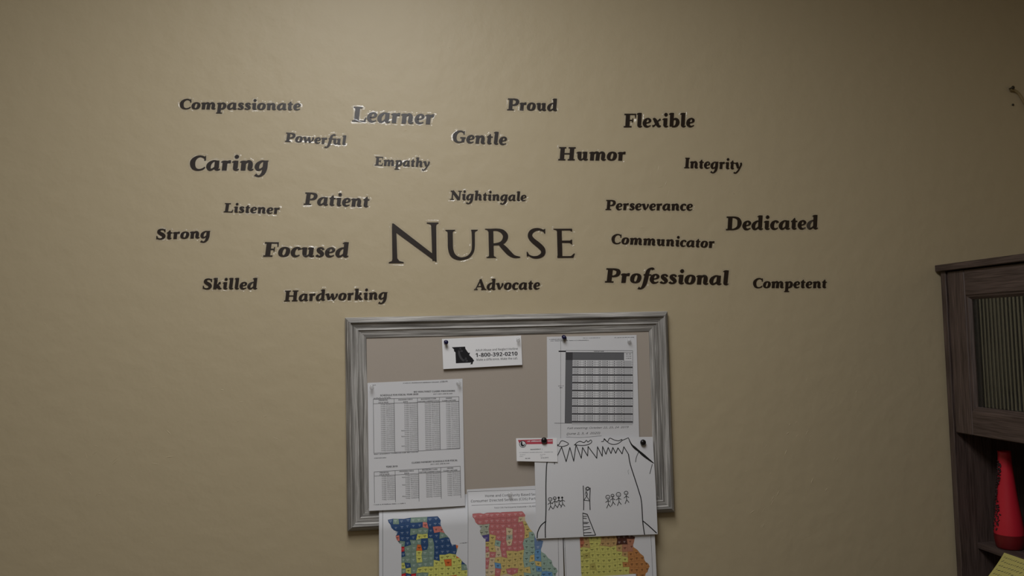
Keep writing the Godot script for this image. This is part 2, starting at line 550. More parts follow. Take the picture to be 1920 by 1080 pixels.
func glyphs() -> Dictionary:
	var g := {}
	var foot := func(x: float) -> Array: return [1, x - 0.005, 0.2, 0.26, x + 0.01, 0.11, 0.235, x + 0.09, 0.045, 0.12, x + 0.21, 0.09, 0.06]
	var entry := func(x: float, y: float) -> Array: return [0, x - 0.22, y - 0.06, 0.05, x - 0.13, y - 0.02, 0.085, x + 0.02, y + 0.005, 0.10]
	var stem := func(x: float, lo: float, hi: float) -> Array: return [0, x, lo, 0.26, x, hi, 0.26]
	var slab := func(a: float, b: float, y: float) -> Array: return [0, a, y, 0.085, b, y, 0.085]
	var bowl_l := func() -> Array: return [1, 0.64, 0.60, 0.10, 0.50, 0.645, 0.09, 0.36, 0.61, 0.13, 0.20, 0.45, 0.22, 0.15, 0.25, 0.25, 0.22, 0.08, 0.18, 0.33, 0.055, 0.12, 0.46, 0.14, 0.10, 0.58, 0.30, 0.08]
	var bowl_r := func() -> Array: return [1, 0.27, 0.40, 0.08, 0.36, 0.55, 0.10, 0.50, 0.62, 0.14, 0.64, 0.52, 0.22, 0.68, 0.34, 0.26, 0.61, 0.15, 0.21, 0.46, 0.05, 0.12, 0.28, 0.05, 0.10]
	var arch := func(x: float) -> Array: return [1, x + 0.04, 0.36, 0.07, x + 0.12, 0.52, 0.10, x + 0.25, 0.62, 0.15, x + 0.37, 0.56, 0.21, x + 0.40, 0.42, 0.26, x + 0.39, 0.22, 0.26, x + 0.38, 0.0, 0.26]
	var arch_open := func(x: float) -> Array: return [1, x + 0.04, 0.36, 0.07, x + 0.12, 0.52, 0.10, x + 0.25, 0.62, 0.15, x + 0.37, 0.56, 0.21, x + 0.40, 0.42, 0.26, x + 0.39, 0.19, 0.26]
	# capitals
	var big_c := [1, 0.86, 0.78, 0.07, 0.78, 0.89, 0.11, 0.58, 0.955, 0.11, 0.36, 0.88, 0.17, 0.20, 0.68, 0.26, 0.17, 0.46, 0.28, 0.25, 0.20, 0.23, 0.42, 0.06, 0.14, 0.62, 0.04, 0.10, 0.80, 0.11, 0.10, 0.90, 0.22, 0.07]
	g["C"] = [0.95, big_c, [0, 0.87, 0.98, 0.05, 0.865, 0.66, 0.10]]
	g["G"] = [1.06, big_c, [0, 0.87, 0.98, 0.05, 0.865, 0.70, 0.10], [0, 0.84, 0.06, 0.2, 0.84, 0.44, 0.25], slab.call(0.60, 1.02, 0.42)]
	g["L"] = [0.92, [0, 0.30, 0.0, 0.28, 0.30, 1.0, 0.28], slab.call(0.04, 0.60, 0.957), slab.call(0.04, 0.84, 0.043), [0, 0.80, 0.0, 0.14, 0.88, 0.30, 0.06]]
	g["F"] = [0.90, [0, 0.30, 0.0, 0.28, 0.30, 1.0, 0.28], slab.call(0.04, 0.86, 0.957), [0, 0.83, 1.0, 0.10, 0.86, 0.70, 0.06], slab.call(0.3, 0.66, 0.51), [0, 0.66, 0.66, 0.06, 0.65, 0.37, 0.07], slab.call(0.04, 0.60, 0.043)]
	g["E"] = [0.94, [0, 0.30, 0.0, 0.28, 0.30, 1.0, 0.28], slab.call(0.04, 0.84, 0.957), [0, 0.81, 1.0, 0.10, 0.84, 0.72, 0.06], slab.call(0.3, 0.64, 0.52), [0, 0.64, 0.66, 0.06, 0.63, 0.38, 0.07], slab.call(0.04, 0.86, 0.043), [0, 0.82, 0.0, 0.12, 0.89, 0.30, 0.06]]
	g["P"] = [0.98, [0, 0.30, 0.0, 0.28, 0.30, 1.0, 0.28], slab.call(0.04, 0.34, 0.957), slab.call(0.04, 0.58, 0.043), [1, 0.34, 0.95, 0.10, 0.58, 0.94, 0.12, 0.79, 0.85, 0.21, 0.83, 0.70, 0.26, 0.76, 0.54, 0.20, 0.58, 0.45, 0.12, 0.42, 0.45, 0.09]]
	g["H"] = [1.26, [0, 0.29, 0.0, 0.28, 0.29, 1.0, 0.28], [0, 0.95, 0.0, 0.28, 0.95, 1.0, 0.28], slab.call(0.04, 0.54, 0.957), slab.call(0.04, 0.54, 0.043), slab.call(0.70, 1.20, 0.957), slab.call(0.70, 1.20, 0.043), slab.call(0.3, 0.95, 0.50)]
	g["I"] = [0.56, [0, 0.30, 0.0, 0.28, 0.30, 1.0, 0.28], slab.call(0.08, 0.52, 0.957), slab.call(0.04, 0.56, 0.043)]
	g["N"] = [1.20, [0, 0.24, 0.0, 0.13, 0.24, 0.96, 0.13], [0, 0.20, 0.98, 0.26, 0.96, 0.04, 0.30], [0, 1.0, 0.0, 0.13, 1.0, 1.0, 0.13], slab.call(0.04, 0.44, 0.043), slab.call(0.02, 0.30, 0.957), slab.call(0.80, 1.18, 0.957)]
	g["S"] = [0.80, [1, 0.68, 0.80, 0.07, 0.58, 0.92, 0.11, 0.40, 0.955, 0.12, 0.23, 0.87, 0.20, 0.20, 0.71, 0.25, 0.34, 0.57, 0.27, 0.54, 0.44, 0.28, 0.63, 0.28, 0.26, 0.56, 0.10, 0.18, 0.36, 0.04, 0.11, 0.18, 0.09, 0.10, 0.09, 0.22, 0.07], [0, 0.69, 0.98, 0.05, 0.69, 0.69, 0.09], [0, 0.08, 0.33, 0.09, 0.08, 0.02, 0.05]]
	g["D"] = [1.16, [0, 0.30, 0.0, 0.28, 0.30, 1.0, 0.28], slab.call(0.04, 0.36, 0.957), slab.call(0.04, 0.36, 0.043), [1, 0.30, 0.953, 0.09, 0.60, 0.94, 0.11, 0.86, 0.82, 0.19, 0.97, 0.53, 0.28, 0.88, 0.21, 0.20, 0.60, 0.06, 0.11, 0.30, 0.047, 0.09]]
	g["A"] = [1.12, [0, 0.14, 0.03, 0.09, 0.54, 0.97, 0.13], [0, 0.50, 1.02, 0.20, 0.88, 0.03, 0.29], slab.call(0.28, 0.74, 0.33), slab.call(0.0, 0.34, 0.043), slab.call(0.66, 1.14, 0.043)]
	# small letters
	g["a"] = [0.84, bowl_l.call(), [0, 0.62, 0.18, 0.26, 0.62, 0.665, 0.24], foot.call(0.62)]
	g["b"] = [0.82, stem.call(0.24, 0.05, 1.06), entry.call(0.24, 1.02), bowl_r.call()]
	g["c"] = [0.62, [1, 0.55, 0.50, 0.20, 0.50, 0.59, 0.15, 0.38, 0.635, 0.11, 0.22, 0.52, 0.21, 0.155, 0.30, 0.26, 0.23, 0.10, 0.19, 0.40, 0.045, 0.11, 0.58, 0.13, 0.06]]
	g["d"] = [0.86, bowl_l.call(), stem.call(0.63, 0.18, 1.06), entry.call(0.63, 1.02), foot.call(0.63)]
	g["e"] = [0.65, [1, 0.20, 0.30, 0.07, 0.36, 0.33, 0.08, 0.50, 0.39, 0.12, 0.535, 0.50, 0.19, 0.46, 0.61, 0.13, 0.35, 0.635, 0.10, 0.21, 0.52, 0.20, 0.155, 0.30, 0.26, 0.23, 0.10, 0.19, 0.40, 0.045, 0.11, 0.60, 0.13, 0.06]]
	g["f"] = [0.50, [1, 0.68, 0.98, 0.19, 0.63, 1.06, 0.14, 0.50, 1.05, 0.12, 0.38, 0.92, 0.21, 0.32, 0.66, 0.25, 0.28, 0.3, 0.26, 0.22, -0.06, 0.24, 0.12, -0.29, 0.17, -0.02, -0.385, 0.10, -0.15, -0.33, 0.18], slab.call(0.10, 0.60, 0.60)]
	g["g"] = [0.84, bowl_l.call(), [1, 0.63, 0.665, 0.24, 0.63, 0.4, 0.26, 0.62, 0.1, 0.26, 0.56, -0.16, 0.22, 0.42, -0.34, 0.14, 0.26, -0.38, 0.11, 0.10, -0.28, 0.18], [0, 0.6, 0.64, 0.07, 0.80, 0.655, 0.05]]
	g["h"] = [0.88, stem.call(0.24, 0.0, 1.06), entry.call(0.24, 1.02), arch_open.call(0.24), foot.call(0.63)]
	g["i"] = [0.47, stem.call(0.25, 0.18, 0.66), entry.call(0.25, 0.62), foot.call(0.25), [2, 0.27, 1.0, 0.13, 0.335, 0.93, 0.13, 0.27, 0.86, 0.13, 0.205, 0.93, 0.13]]
	g["k"] = [0.80, stem.call(0.24, 0.0, 1.06), entry.call(0.24, 1.02), [1, 0.32, 0.32, 0.08, 0.47, 0.46, 0.10, 0.58, 0.575, 0.19, 0.66, 0.60, 0.15], [1, 0.38, 0.40, 0.18, 0.50, 0.22, 0.25, 0.62, 0.08, 0.19, 0.78, 0.08, 0.06]]
	g["l"] = [0.47, stem.call(0.25, 0.18, 1.06), entry.call(0.25, 1.02), foot.call(0.25)]
	g["m"] = [1.26, stem.call(0.24, 0.0, 0.66), entry.call(0.24, 0.62), arch.call(0.24), arch_open.call(0.62), foot.call(1.01)]
	g["n"] = [0.88, stem.call(0.24, 0.0, 0.66), entry.call(0.24, 0.62), arch_open.call(0.24), foot.call(0.63)]
	g["o"] = [0.75, [2, 0.40, 0.637, 0.10, 0.57, 0.53, 0.21, 0.60, 0.35, 0.25, 0.53, 0.14, 0.21, 0.35, 0.043, 0.10, 0.18, 0.15, 0.21, 0.15, 0.33, 0.25, 0.22, 0.53, 0.21]]
	g["p"] = [0.85, stem.call(0.26, -0.34, 0.66), entry.call(0.26, 0.62), slab.call(0.04, 0.52, -0.35), bowl_r.call()]
	g["r"] = [0.62, stem.call(0.24, 0.0, 0.66), entry.call(0.24, 0.62), [1, 0.28, 0.38, 0.07, 0.37, 0.52, 0.10, 0.47, 0.585, 0.19, 0.58, 0.585, 0.17]]
	g["s"] = [0.57, [1, 0.47, 0.51, 0.15, 0.43, 0.60, 0.12, 0.31, 0.637, 0.11, 0.18, 0.56, 0.18, 0.20, 0.44, 0.22, 0.34, 0.33, 0.24, 0.44, 0.20, 0.22, 0.38, 0.08, 0.14, 0.26, 0.043, 0.10, 0.14, 0.09, 0.15, 0.10, 0.14, 0.15]]
	g["t"] = [0.52, [0, 0.30, 0.86, 0.03, 0.25, 0.66, 0.24, 0.25, 0.18, 0.26], slab.call(0.05, 0.50, 0.60), foot.call(0.25)]
	g["u"] = [0.90, [1, 0.24, 0.66, 0.26, 0.24, 0.4, 0.26, 0.26, 0.2, 0.24, 0.33, 0.07, 0.16, 0.44, 0.07, 0.10, 0.56, 0.2, 0.09, 0.62, 0.34, 0.08], entry.call(0.24, 0.62), stem.call(0.64, 0.18, 0.66), entry.call(0.64, 0.62), foot.call(0.64)]
	g["v"] = [0.72, [1, 0.16, 0.64, 0.24, 0.23, 0.42, 0.25, 0.34, 0.06, 0.20], entry.call(0.18, 0.61), [1, 0.36, 0.02, 0.08, 0.52, 0.28, 0.11, 0.60, 0.50, 0.17, 0.57, 0.63, 0.15]]
	g["w"] = [1.10, [1, 0.16, 0.64, 0.24, 0.22, 0.42, 0.25, 0.31, 0.06, 0.20], entry.call(0.18, 0.61), [0, 0.32, 0.02, 0.08, 0.56, 0.60, 0.11], [1, 0.55, 0.64, 0.20, 0.61, 0.42, 0.25, 0.70, 0.06, 0.20], [1, 0.72, 0.02, 0.08, 0.89, 0.28, 0.11, 0.98, 0.50, 0.17, 0.94, 0.63, 0.15]]
	g["x"] = [0.76, [1, 0.10, 0.60, 0.10, 0.22, 0.58, 0.20, 0.38, 0.32, 0.25, 0.54, 0.08, 0.18, 0.70, 0.10, 0.06], [1, 0.66, 0.58, 0.15, 0.54, 0.52, 0.10, 0.38, 0.33, 0.09, 0.22, 0.12, 0.10, 0.08, 0.08, 0.15]]
	g["y"] = [0.74, [1, 0.16, 0.64, 0.24, 0.25, 0.42, 0.25, 0.36, 0.10, 0.20], entry.call(0.18, 0.61), [1, 0.58, 0.63, 0.16, 0.63, 0.48, 0.18, 0.54, 0.2, 0.14, 0.38, -0.12, 0.14, 0.20, -0.33, 0.13, 0.06, -0.37, 0.11, -0.04, -0.30, 0.16]]
	return g


func title_glyphs() -> Dictionary:
	# thin and thick classical capitals, each [ink width, strokes] with height 1
	var g := {}
	g["N"] = [1.24, [3, 0.094, 0.975, 0.13, 0.98, 1.068, 0.235, 1.175, 0.25, 1.178, 0.028, 1.15, 0.03, 0.195, 0.75, 0.094, 0.83], [0, 0.150, 0.02, 0.125, 0.142, 0.9, 0.105], [0, 1.12, 0.98, 0.125, 1.125, 0.05, 0.105], [3, 0.0, 0.0, 0.365, 0.0, 0.365, 0.022, 0.26, 0.05, 0.215, 0.11, 0.09, 0.11, 0.075, 0.05, 0.0, 0.022], [3, 0.95, 1.0, 1.242, 1.0, 1.242, 0.98, 1.195, 0.955, 1.18, 0.90, 1.06, 0.90, 1.045, 0.955, 0.95, 0.98]]
	g["U"] = [1.11, [1, 0.165, 0.97, 0.175, 0.165, 0.65, 0.175, 0.17, 0.36, 0.175, 0.24, 0.15, 0.165, 0.40, 0.04, 0.115, 0.58, 0.025, 0.085, 0.77, 0.09, 0.085, 0.90, 0.24, 0.09, 0.945, 0.45, 0.10, 0.95, 0.97, 0.11], [3, 0.0, 1.0, 0.34, 1.0, 0.34, 0.985, 0.26, 0.94, 0.25, 0.88, 0.08, 0.88, 0.07, 0.94, 0.0, 0.985], [3, 0.88, 1.0, 1.11, 1.0, 1.11, 0.985, 1.02, 0.94, 1.0, 0.88, 0.90, 0.88, 0.89, 0.94, 0.88, 0.98]]
	g["R"] = [1.19, [0, 0.20, 0.02, 0.165, 0.20, 0.98, 0.165], [1, 0.20, 0.965, 0.07, 0.42, 0.965, 0.08, 0.60, 0.90, 0.14, 0.70, 0.75, 0.18, 0.64, 0.58, 0.15, 0.50, 0.49, 0.10, 0.26, 0.46, 0.06], [1, 0.48, 0.50, 0.11, 0.66, 0.32, 0.165, 0.82, 0.15, 0.16, 0.98, 0.04, 0.10, 1.19, 0.012, 0.03], [3, 0.0, 1.0, 0.25, 1.0, 0.25, 0.9, 0.11, 0.9, 0.08, 0.955, 0.0, 0.98], [3, 0.03, 0.0, 0.36, 0.0, 0.36, 0.02, 0.29, 0.05, 0.28, 0.1, 0.12, 0.1, 0.105, 0.05, 0.03, 0.02]]
	g["S"] = [0.655, [1, 0.635, 0.82, 0.03, 0.57, 0.92, 0.06, 0.38, 0.965, 0.085, 0.20, 0.90, 0.13, 0.125, 0.76, 0.15, 0.20, 0.61, 0.16, 0.40, 0.44, 0.175, 0.55, 0.28, 0.165, 0.54, 0.13, 0.14, 0.40, 0.04, 0.10, 0.22, 0.03, 0.07, 0.07, 0.10, 0.045, 0.015, 0.20, 0.03], [3, 0.56, 0.94, 0.65, 0.98, 0.645, 0.82, 0.615, 0.82], [3, 0.0, 0.21, 0.03, 0.21, 0.10, 0.08, 0.0, 0.05]]
	g["E"] = [0.72, [0, 0.20, 0.02, 0.165, 0.20, 0.98, 0.165], [3, 0.0, 1.0, 0.645, 1.0, 0.645, 0.90, 0.56, 0.945, 0.25, 0.945, 0.12, 0.90, 0.10, 0.95, 0.0, 0.98], [3, 0.26, 0.59, 0.55, 0.59, 0.635, 0.63, 0.635, 0.45, 0.55, 0.51, 0.26, 0.52], [3, 0.11, 0.0, 0.66, 0.0, 0.72, 0.14, 0.68, 0.14, 0.58, 0.055, 0.26, 0.055, 0.12, 0.1, 0.105, 0.04]]
	return g


# the outline of every stroke of a glyph, scaled to mm: [closed polygon, left edge, right edge]
func glyph_shapes(def: Array, sx: float, sy: float, slant: float, bold := 1.0) -> Array:
	var out := []
	for i in range(1, def.size()):
		var s: Array = def[i]
		var kind: int = s[0]
		if kind == 3:
			var poly := PackedVector2Array()
			for k in (s.size() - 1) / 2:
				poly.append(Vector2((s[1 + k * 2] + s[2 + k * 2] * slant) * sx, s[2 + k * 2] * sy))
			out.append([poly, null, null])
			continue
		var p := []
		for k in (s.size() - 1) / 3:
			p.append([s[1 + k * 3], s[2 + k * 3], s[3 + k * 3] * bold])
		if kind > 0:
			p = catmull(p, 5, kind == 2)
		var e := ribbon(p)
		if kind == 2:
			var n := p.size() - 1
			var d := Vector2(p[1][0] - p[n - 1][0], p[1][1] - p[n - 1][1]).normalized()
			var nn := Vector2(-d.y, d.x) * float(p[0][2]) * 0.5
			for q in [0, n]:
				e[0][q] = Vector2(p[0][0], p[0][1]) + nn
				e[1][q] = Vector2(p[0][0], p[0][1]) - nn
		for side in 2:
			for k in e[side].size():
				var v: Vector2 = e[side][k]
				e[side][k] = Vector2((v.x + v.y * slant) * sx, v.y * sy)
		var poly := PackedVector2Array()
		if kind == 2:
			poly = e[1] if area(e[1]) > area(e[0]) else e[0]
		else:
			poly.append_array(e[0])
			for k in e[1].size():
				poly.append(e[1][e[1].size() - 1 - k])
		out.append([poly, e[0], e[1]])
	return out


func area(p: PackedVector2Array) -> float:
	var s := 0.0
	for i in p.size():
		s += p[i].cross(p[(i + 1) % p.size()])
	return absf(s) * 0.5


func letter_mesh(shapes: Array, z0: float, z1: float) -> SurfaceTool:
	var st := begin()
	var k := 0.001
	var lift := 0.0
	for s in shapes:
		lift += 0.000006
		var top := z1 + lift
		if s[1] == null:
			var poly: PackedVector2Array = s[0]
			var ix := Geometry2D.triangulate_polygon(poly)
			for t in ix.size() / 3:
				var q := []
				for j in 3:
					q.append(Vector3(poly[ix[t * 3 + j]].x * k, poly[ix[t * 3 + j]].y * k, top))
				tri(st, q[0], q[1], q[2], Vector3.BACK)
			for i in poly.size():
				var a := poly[i] * k
				var b := poly[(i + 1) % poly.size()] * k
				quad(st, Vector3(a.x, a.y, z0), Vector3(b.x, b.y, z0), Vector3(b.x, b.y, top), Vector3(a.x, a.y, top))
			continue
		var l: PackedVector2Array = s[1]
		var r: PackedVector2Array = s[2]
		for i in l.size() - 1:
			var a := l[i] * k
			var b := l[i + 1] * k
			var c := r[i + 1] * k
			var d := r[i] * k
			tri(st, Vector3(a.x, a.y, top), Vector3(b.x, b.y, top), Vector3(c.x, c.y, top), Vector3.BACK)
			tri(st, Vector3(a.x, a.y, top), Vector3(c.x, c.y, top), Vector3(d.x, d.y, top), Vector3.BACK)
			quad(st, Vector3(a.x, a.y, z0), Vector3(b.x, b.y, z0), Vector3(b.x, b.y, top), Vector3(a.x, a.y, top))
			quad(st, Vector3(d.x, d.y, z0), Vector3(c.x, c.y, z0), Vector3(c.x, c.y, top), Vector3(d.x, d.y, top))
		for e in [0, l.size() - 1]:
			var a := l[e] * k
			var b := r[e] * k
			quad(st, Vector3(a.x, a.y, z0), Vector3(b.x, b.y, z0), Vector3(b.x, b.y, top), Vector3(a.x, a.y, top))
	return st


# clear carrier film cut round the letters, its rim lifted a little and uneven
func film_meshes(polys: Array, grow: float) -> Array:
	var outs: Array = []
	for p: PackedVector2Array in polys:
		if Geometry2D.is_polygon_clockwise(p):
			p.reverse()
		for q: PackedVector2Array in Geometry2D.offset_polygon(p, grow, Geometry2D.JOIN_ROUND):
			if Geometry2D.is_polygon_clockwise(q):
				continue
			var cur := q
			var rest := []
			for o: PackedVector2Array in outs:
				var joined := []
				for m: PackedVector2Array in Geometry2D.merge_polygons(cur, o):
					if not Geometry2D.is_polygon_clockwise(m):
						joined.append(m)
				if joined.size() == 1:
					cur = joined[0]
				else:
					rest.append(o)
			rest.append(cur)
			outs = rest
	var ripple := FastNoiseLite.new()
	ripple.seed = 5
	ripple.frequency = 0.09
	ripple.fractal_octaves = 2
	var pieces := []
	var k := 0.001
	for o: PackedVector2Array in outs:
		var st := begin()
		var slim := PackedVector2Array()
		for i in o.size():
			if slim.is_empty() or slim[slim.size() - 1].distance_to(o[i]) > 0.8:
				slim.append(o[i])
		if slim.size() < 4:
			continue
		var hs := []
		var lips := []
		for i in slim.size():
			lips.append(0.00055 + 0.0007 * ripple.get_noise_2d(slim[i].x * 1.7 + 300.0 + names["word_decal"] * 91.0, slim[i].y * 1.7))
			hs.append(0.0006 + 0.0012 * ripple.get_noise_2d(slim[i].x + names["word_decal"] * 57.0, slim[i].y))
		var ix := Geometry2D.triangulate_polygon(slim)
		for t in ix.size() / 3:
			var q := []
			for j in 3:
				var n: int = ix[t * 3 + j]
				q.append(Vector3(slim[n].x * k, slim[n].y * k, hs[n]))
			tri(st, q[0], q[1], q[2], Vector3.BACK)
		for i in slim.size():
			var j := (i + 1) % slim.size()
			var e0 := edge_out(slim, i) * 1.6
			var e1 := edge_out(slim, j) * 1.6
			var a := Vector3(slim[i].x * k, slim[i].y * k, hs[i])
			var b := Vector3(slim[j].x * k, slim[j].y * k, hs[j])
			var c := Vector3((slim[j].x + e1.x) * k, (slim[j].y + e1.y) * k, lips[j])
			var d := Vector3((slim[i].x + e0.x) * k, (slim[i].y + e0.y) * k, lips[i])
			quad(st, a, b, c, d, Vector3.BACK)
		pieces.append(st)
	return pieces


func edge_out(p: PackedVector2Array, i: int) -> Vector2:
	var d := (p[(i + 1) % p.size()] - p[(i - 1 + p.size()) % p.size()]).normalized()
	return Vector2(d.y, -d.x)


func words() -> void:
	var g := glyphs()
	# word, x and y of the start of its baseline, length, tilt in degrees, height of the capital
	var list := [
		["Compassionate", -0.4575, 2.0166, 0.2604, 0.50, 0.0228],
		["Learner", -0.0843, 1.9946, 0.1869, -1.18, 0.0346],
		["Powerful", -0.2329, 1.9465, 0.1349, -2.63, 0.0207],
		["Caring", -0.4363, 1.8798, 0.1679, 0.28, 0.0330],
		["Empathy", -0.0350, 1.8940, 0.1255, -1.30, 0.0203],
		["Patient", -0.1932, 1.8038, 0.1455, -2.23, 0.0278],
		["Listener", -0.3654, 1.7870, 0.1201, -1.94, 0.0202],
		["Strong", -0.5062, 1.7270, 0.1132, 1.46, 0.0228],
		["Focused", -0.2815, 1.6876, 0.1864, -1.00, 0.0321],
		["Skilled", -0.4097, 1.6168, 0.1155, -0.69, 0.0234],
		["Hardworking", -0.2373, 1.5873, 0.2275, 0.22, 0.0237],
		["Proud", 0.2733, 2.0275, 0.1204, 0.08, 0.0280],
		["Flexible", 0.5548, 1.9910, 0.1793, 1.03, 0.0329],
		["Gentle", 0.1439, 1.9496, 0.1275, -2.19, 0.0283],
		["Humor", 0.3924, 1.9098, 0.1654, 0.15, 0.0313],
		["Integrity", 0.7024, 1.8933, 0.1483, -0.80, 0.0255],
		["Nightingale", 0.1355, 1.8153, 0.1786, -0.88, 0.0211],
		["Perseverance", 0.5035, 1.7916, 0.2172, -0.43, 0.0238],
		["Dedicated", 0.8025, 1.7419, 0.2401, 0.39, 0.0332],
		["Communicator", 0.5155, 1.7109, 0.2564, -2.67, 0.0237],
		["Professional", 0.4966, 1.6194, 0.3080, -2.02, 0.0335],
		["Competent", 0.8662, 1.6005, 0.1926, -0.85, 0.0241],
		["Advocate", 0.1863, 1.6062, 0.1550, -0.32, 0.0240],
	]
	for w in list:
		var word: String = w[0]
		var t := thing("word_decal", "dark brown vinyl wall word reading %s" % word, "wall lettering", Vector3(w[1], w[2], 0.0002), "words on the wall")
		t.rotation_degrees.z = w[4]
		var slant := 0.10
		# natural ink extent
		var x := 0.0
		var lo := 1e9
		var hi := -1e9
		for ch in word:
			for s in glyph_shapes(g[ch], 1.0, 1.0, slant, 1.08):
				for v: Vector2 in s[0]:
					lo = minf(lo, v.x + x)
					hi = maxf(hi, v.x + x)
			x += g[ch][0]
		var sy: float = w[5] * 1000.0
		var sx: float = w[3] * 1000.0 / (hi - lo)
		x = -lo
		var outline := []
		for ch in word:
			var shapes := glyph_shapes(g[ch], sx, sy, slant, 1.08)
			var o := obj("letter", letter_mesh(shapes, 0.0004, 0.0011), "letter_vinyl", t)
			o.position.x = x * sx * 0.001
			for s in shapes:
				var moved := PackedVector2Array()
				for v: Vector2 in s[0]:
					moved.append(v + Vector2(x * sx, 0.0))
				outline.append(moved)
			x += g[ch][0]
		for piece in film_meshes(outline, 3.4):
			obj("clear_film", piece, "clear_film", t)
	# the big title
	g = title_glyphs()
	var title := [["N", -0.0062, 1.6700, 0.1139, 0.0926], ["U", 0.1231, 1.6772, 0.0752, 0.0683], ["R", 0.2150, 1.6800, 0.0810, 0.0676], ["S", 0.3115, 1.6785, 0.0458, 0.0700], ["E", 0.3766, 1.6785, 0.0498, 0.0685]]
	var t := thing("word_decal", "large dark brown wall title NURSE in classical capitals", "wall lettering", Vector3(-0.0062, 1.67, 0.0002), "words on the wall")
	var polys := []
	for w in title:
		var shapes := glyph_shapes(g[w[0]], w[3] * 1000.0 / g[w[0]][0], w[4] * 1000.0, 0.0)
		var o := obj("letter", letter_mesh(shapes, 0.0004, 0.0012), "letter_vinyl", t)
		o.position = Vector3(w[1] + 0.0062, w[2] - 1.67, 0)
		for s in shapes:
			var moved := PackedVector2Array()
			for v: Vector2 in s[0]:
				moved.append(v + Vector2(o.position.x, o.position.y) * 1000.0)
			polys.append(moved)
	for piece in film_meshes(polys, 4.0):
		obj("clear_film", piece, "clear_film", t)


# ---------------------------------------------------------------- papers
# A sheet: corners tl, tr, br, bl as Vector3, its size in mm and the way it comes away from the board from top to bottom.

class Sheet:
	var c: Array
	var w: float
	var h: float
	var mode: int
	var bow: float
	var node: Node3D
	func ease_v(v: float) -> float:
		match mode:
			1: return smoothstep(0.0, 0.24, v)
			2: return 1.0 - pow(1.0 - clampf(v, 0.0, 1.0), 1.7)
			3: return pow(clampf(v, 0.0, 1.0), 2.2)
		return v
	func at(x: float, y: float, lift := 0.0) -> Vector3:
		var u := x / w
		var v := y / h
		var top: Vector3 = c[0].lerp(c[1], u)
		var low: Vector3 = c[3].lerp(c[2], u)
		var p := top.lerp(low, v)
		p.z = lerpf(top.z, low.z, ease_v(v)) + bow * sin(PI * clampf(u, 0, 1)) * v + lift
		return p - node.position


func sheet(called: String, label: String, category: String, c: Array, w: float, h: float, mode: int, bow: float, m := "paper", group := "papers on the pin board") -> Sheet:
	var s := Sheet.new()
	s.c = c
	s.w = w
	s.h = h
	s.mode = mode
	s.bow = bow
	s.node = thing(called, label, category, c[3], group)
	var st := begin(false)
	var nu := 12
	var nv := 80
	for face in 2:
		var lift := 0.0 if face == 0 else -0.00025
		for i in nu:
			for j in nv:
				var q := [s.at(w * i / nu, h * j / nv, lift), s.at(w * (i + 1) / nu, h * j / nv, lift), s.at(w * (i + 1) / nu, h * (j + 1) / nv, lift), s.at(w * i / nu, h * (j + 1) / nv, lift)]
				st.set_smooth_group(face)
				quad(st, q[0], q[1], q[2], q[3], Vector3.BACK if face == 0 else Vector3.FORWARD)
	st.set_smooth_group(-1)
	for j in nv:
		for x in [0.0, w]:
			quad(st, s.at(x, h * j / nv), s.at(x, h * (j + 1) / nv), s.at(x, h * (j + 1) / nv, -0.00025), s.at(x, h * j / nv, -0.00025))
	for i in nu:
		for y in [0.0, h]:
			quad(st, s.at(w * i / nu, y), s.at(w * (i + 1) / nu, y), s.at(w * (i + 1) / nu, y, -0.00025), s.at(w * i / nu, y, -0.00025))
	obj("sheet", st, m, s.node)
	return s


func font(called: String, weight := 400) -> Font:
	var k := called + str(weight)
	if not fonts.has(k):
		var f := SystemFont.new()
		f.font_names = PackedStringArray([called])
		f.font_weight = weight
		fonts[k] = f
		var a := text_arrays("H", f)
		var lo := 1e9
		var hi := -1e9
		for v in a[Mesh.ARRAY_VERTEX]:
			lo = minf(lo, v.y)
			hi = maxf(hi, v.y)
		baseline[f] = [lo, hi - lo]
	return fonts[k]


func text_arrays(s: String, f: Font) -> Array:
	var t := TextMesh.new()
	t.text = s
	t.font = f
	t.font_size = 24
	t.pixel_size = 1.0
	t.curve_step = 4.0
	t.depth = 0.0
	t.horizontal_alignment = HORIZONTAL_ALIGNMENT_LEFT
	return t.get_mesh_arrays()


# prints a line of text from (x0, y0) to (x1, y1), both on its baseline, capitals cap mm high
func write(st: SurfaceTool, s: Sheet, text: String, x0: float, y0: float, x1: float, y1: float, cap: float, f: Font, slant := 0.0, lift := 0.00022) -> void:
	var a := text_arrays(text, f)
	var vs: PackedVector3Array = a[Mesh.ARRAY_VERTEX]
	if vs.is_empty():
		return
	var ix = a[Mesh.ARRAY_INDEX]
	var lo := 1e9
	var hi := -1e9
	for v in vs:
		lo = minf(lo, v.x)
		hi = maxf(hi, v.x)
	var b: Array = baseline[f]
	var n: int = ix.size() if ix != null else vs.size()
	for i in n / 3:
		var q := []
		for j in 3:
			var v: Vector3 = vs[ix[i * 3 + j] if ix != null else i * 3 + j]
			var up: float = (v.y - b[0]) / b[1] * cap
			var t := (v.x - lo) / (hi - lo)
			q.append(s.at(lerpf(x0, x1, t) + up * slant, lerpf(y0, y1, t) - up, lift))
		tri(st, q[0], q[1], q[2], Vector3.BACK)


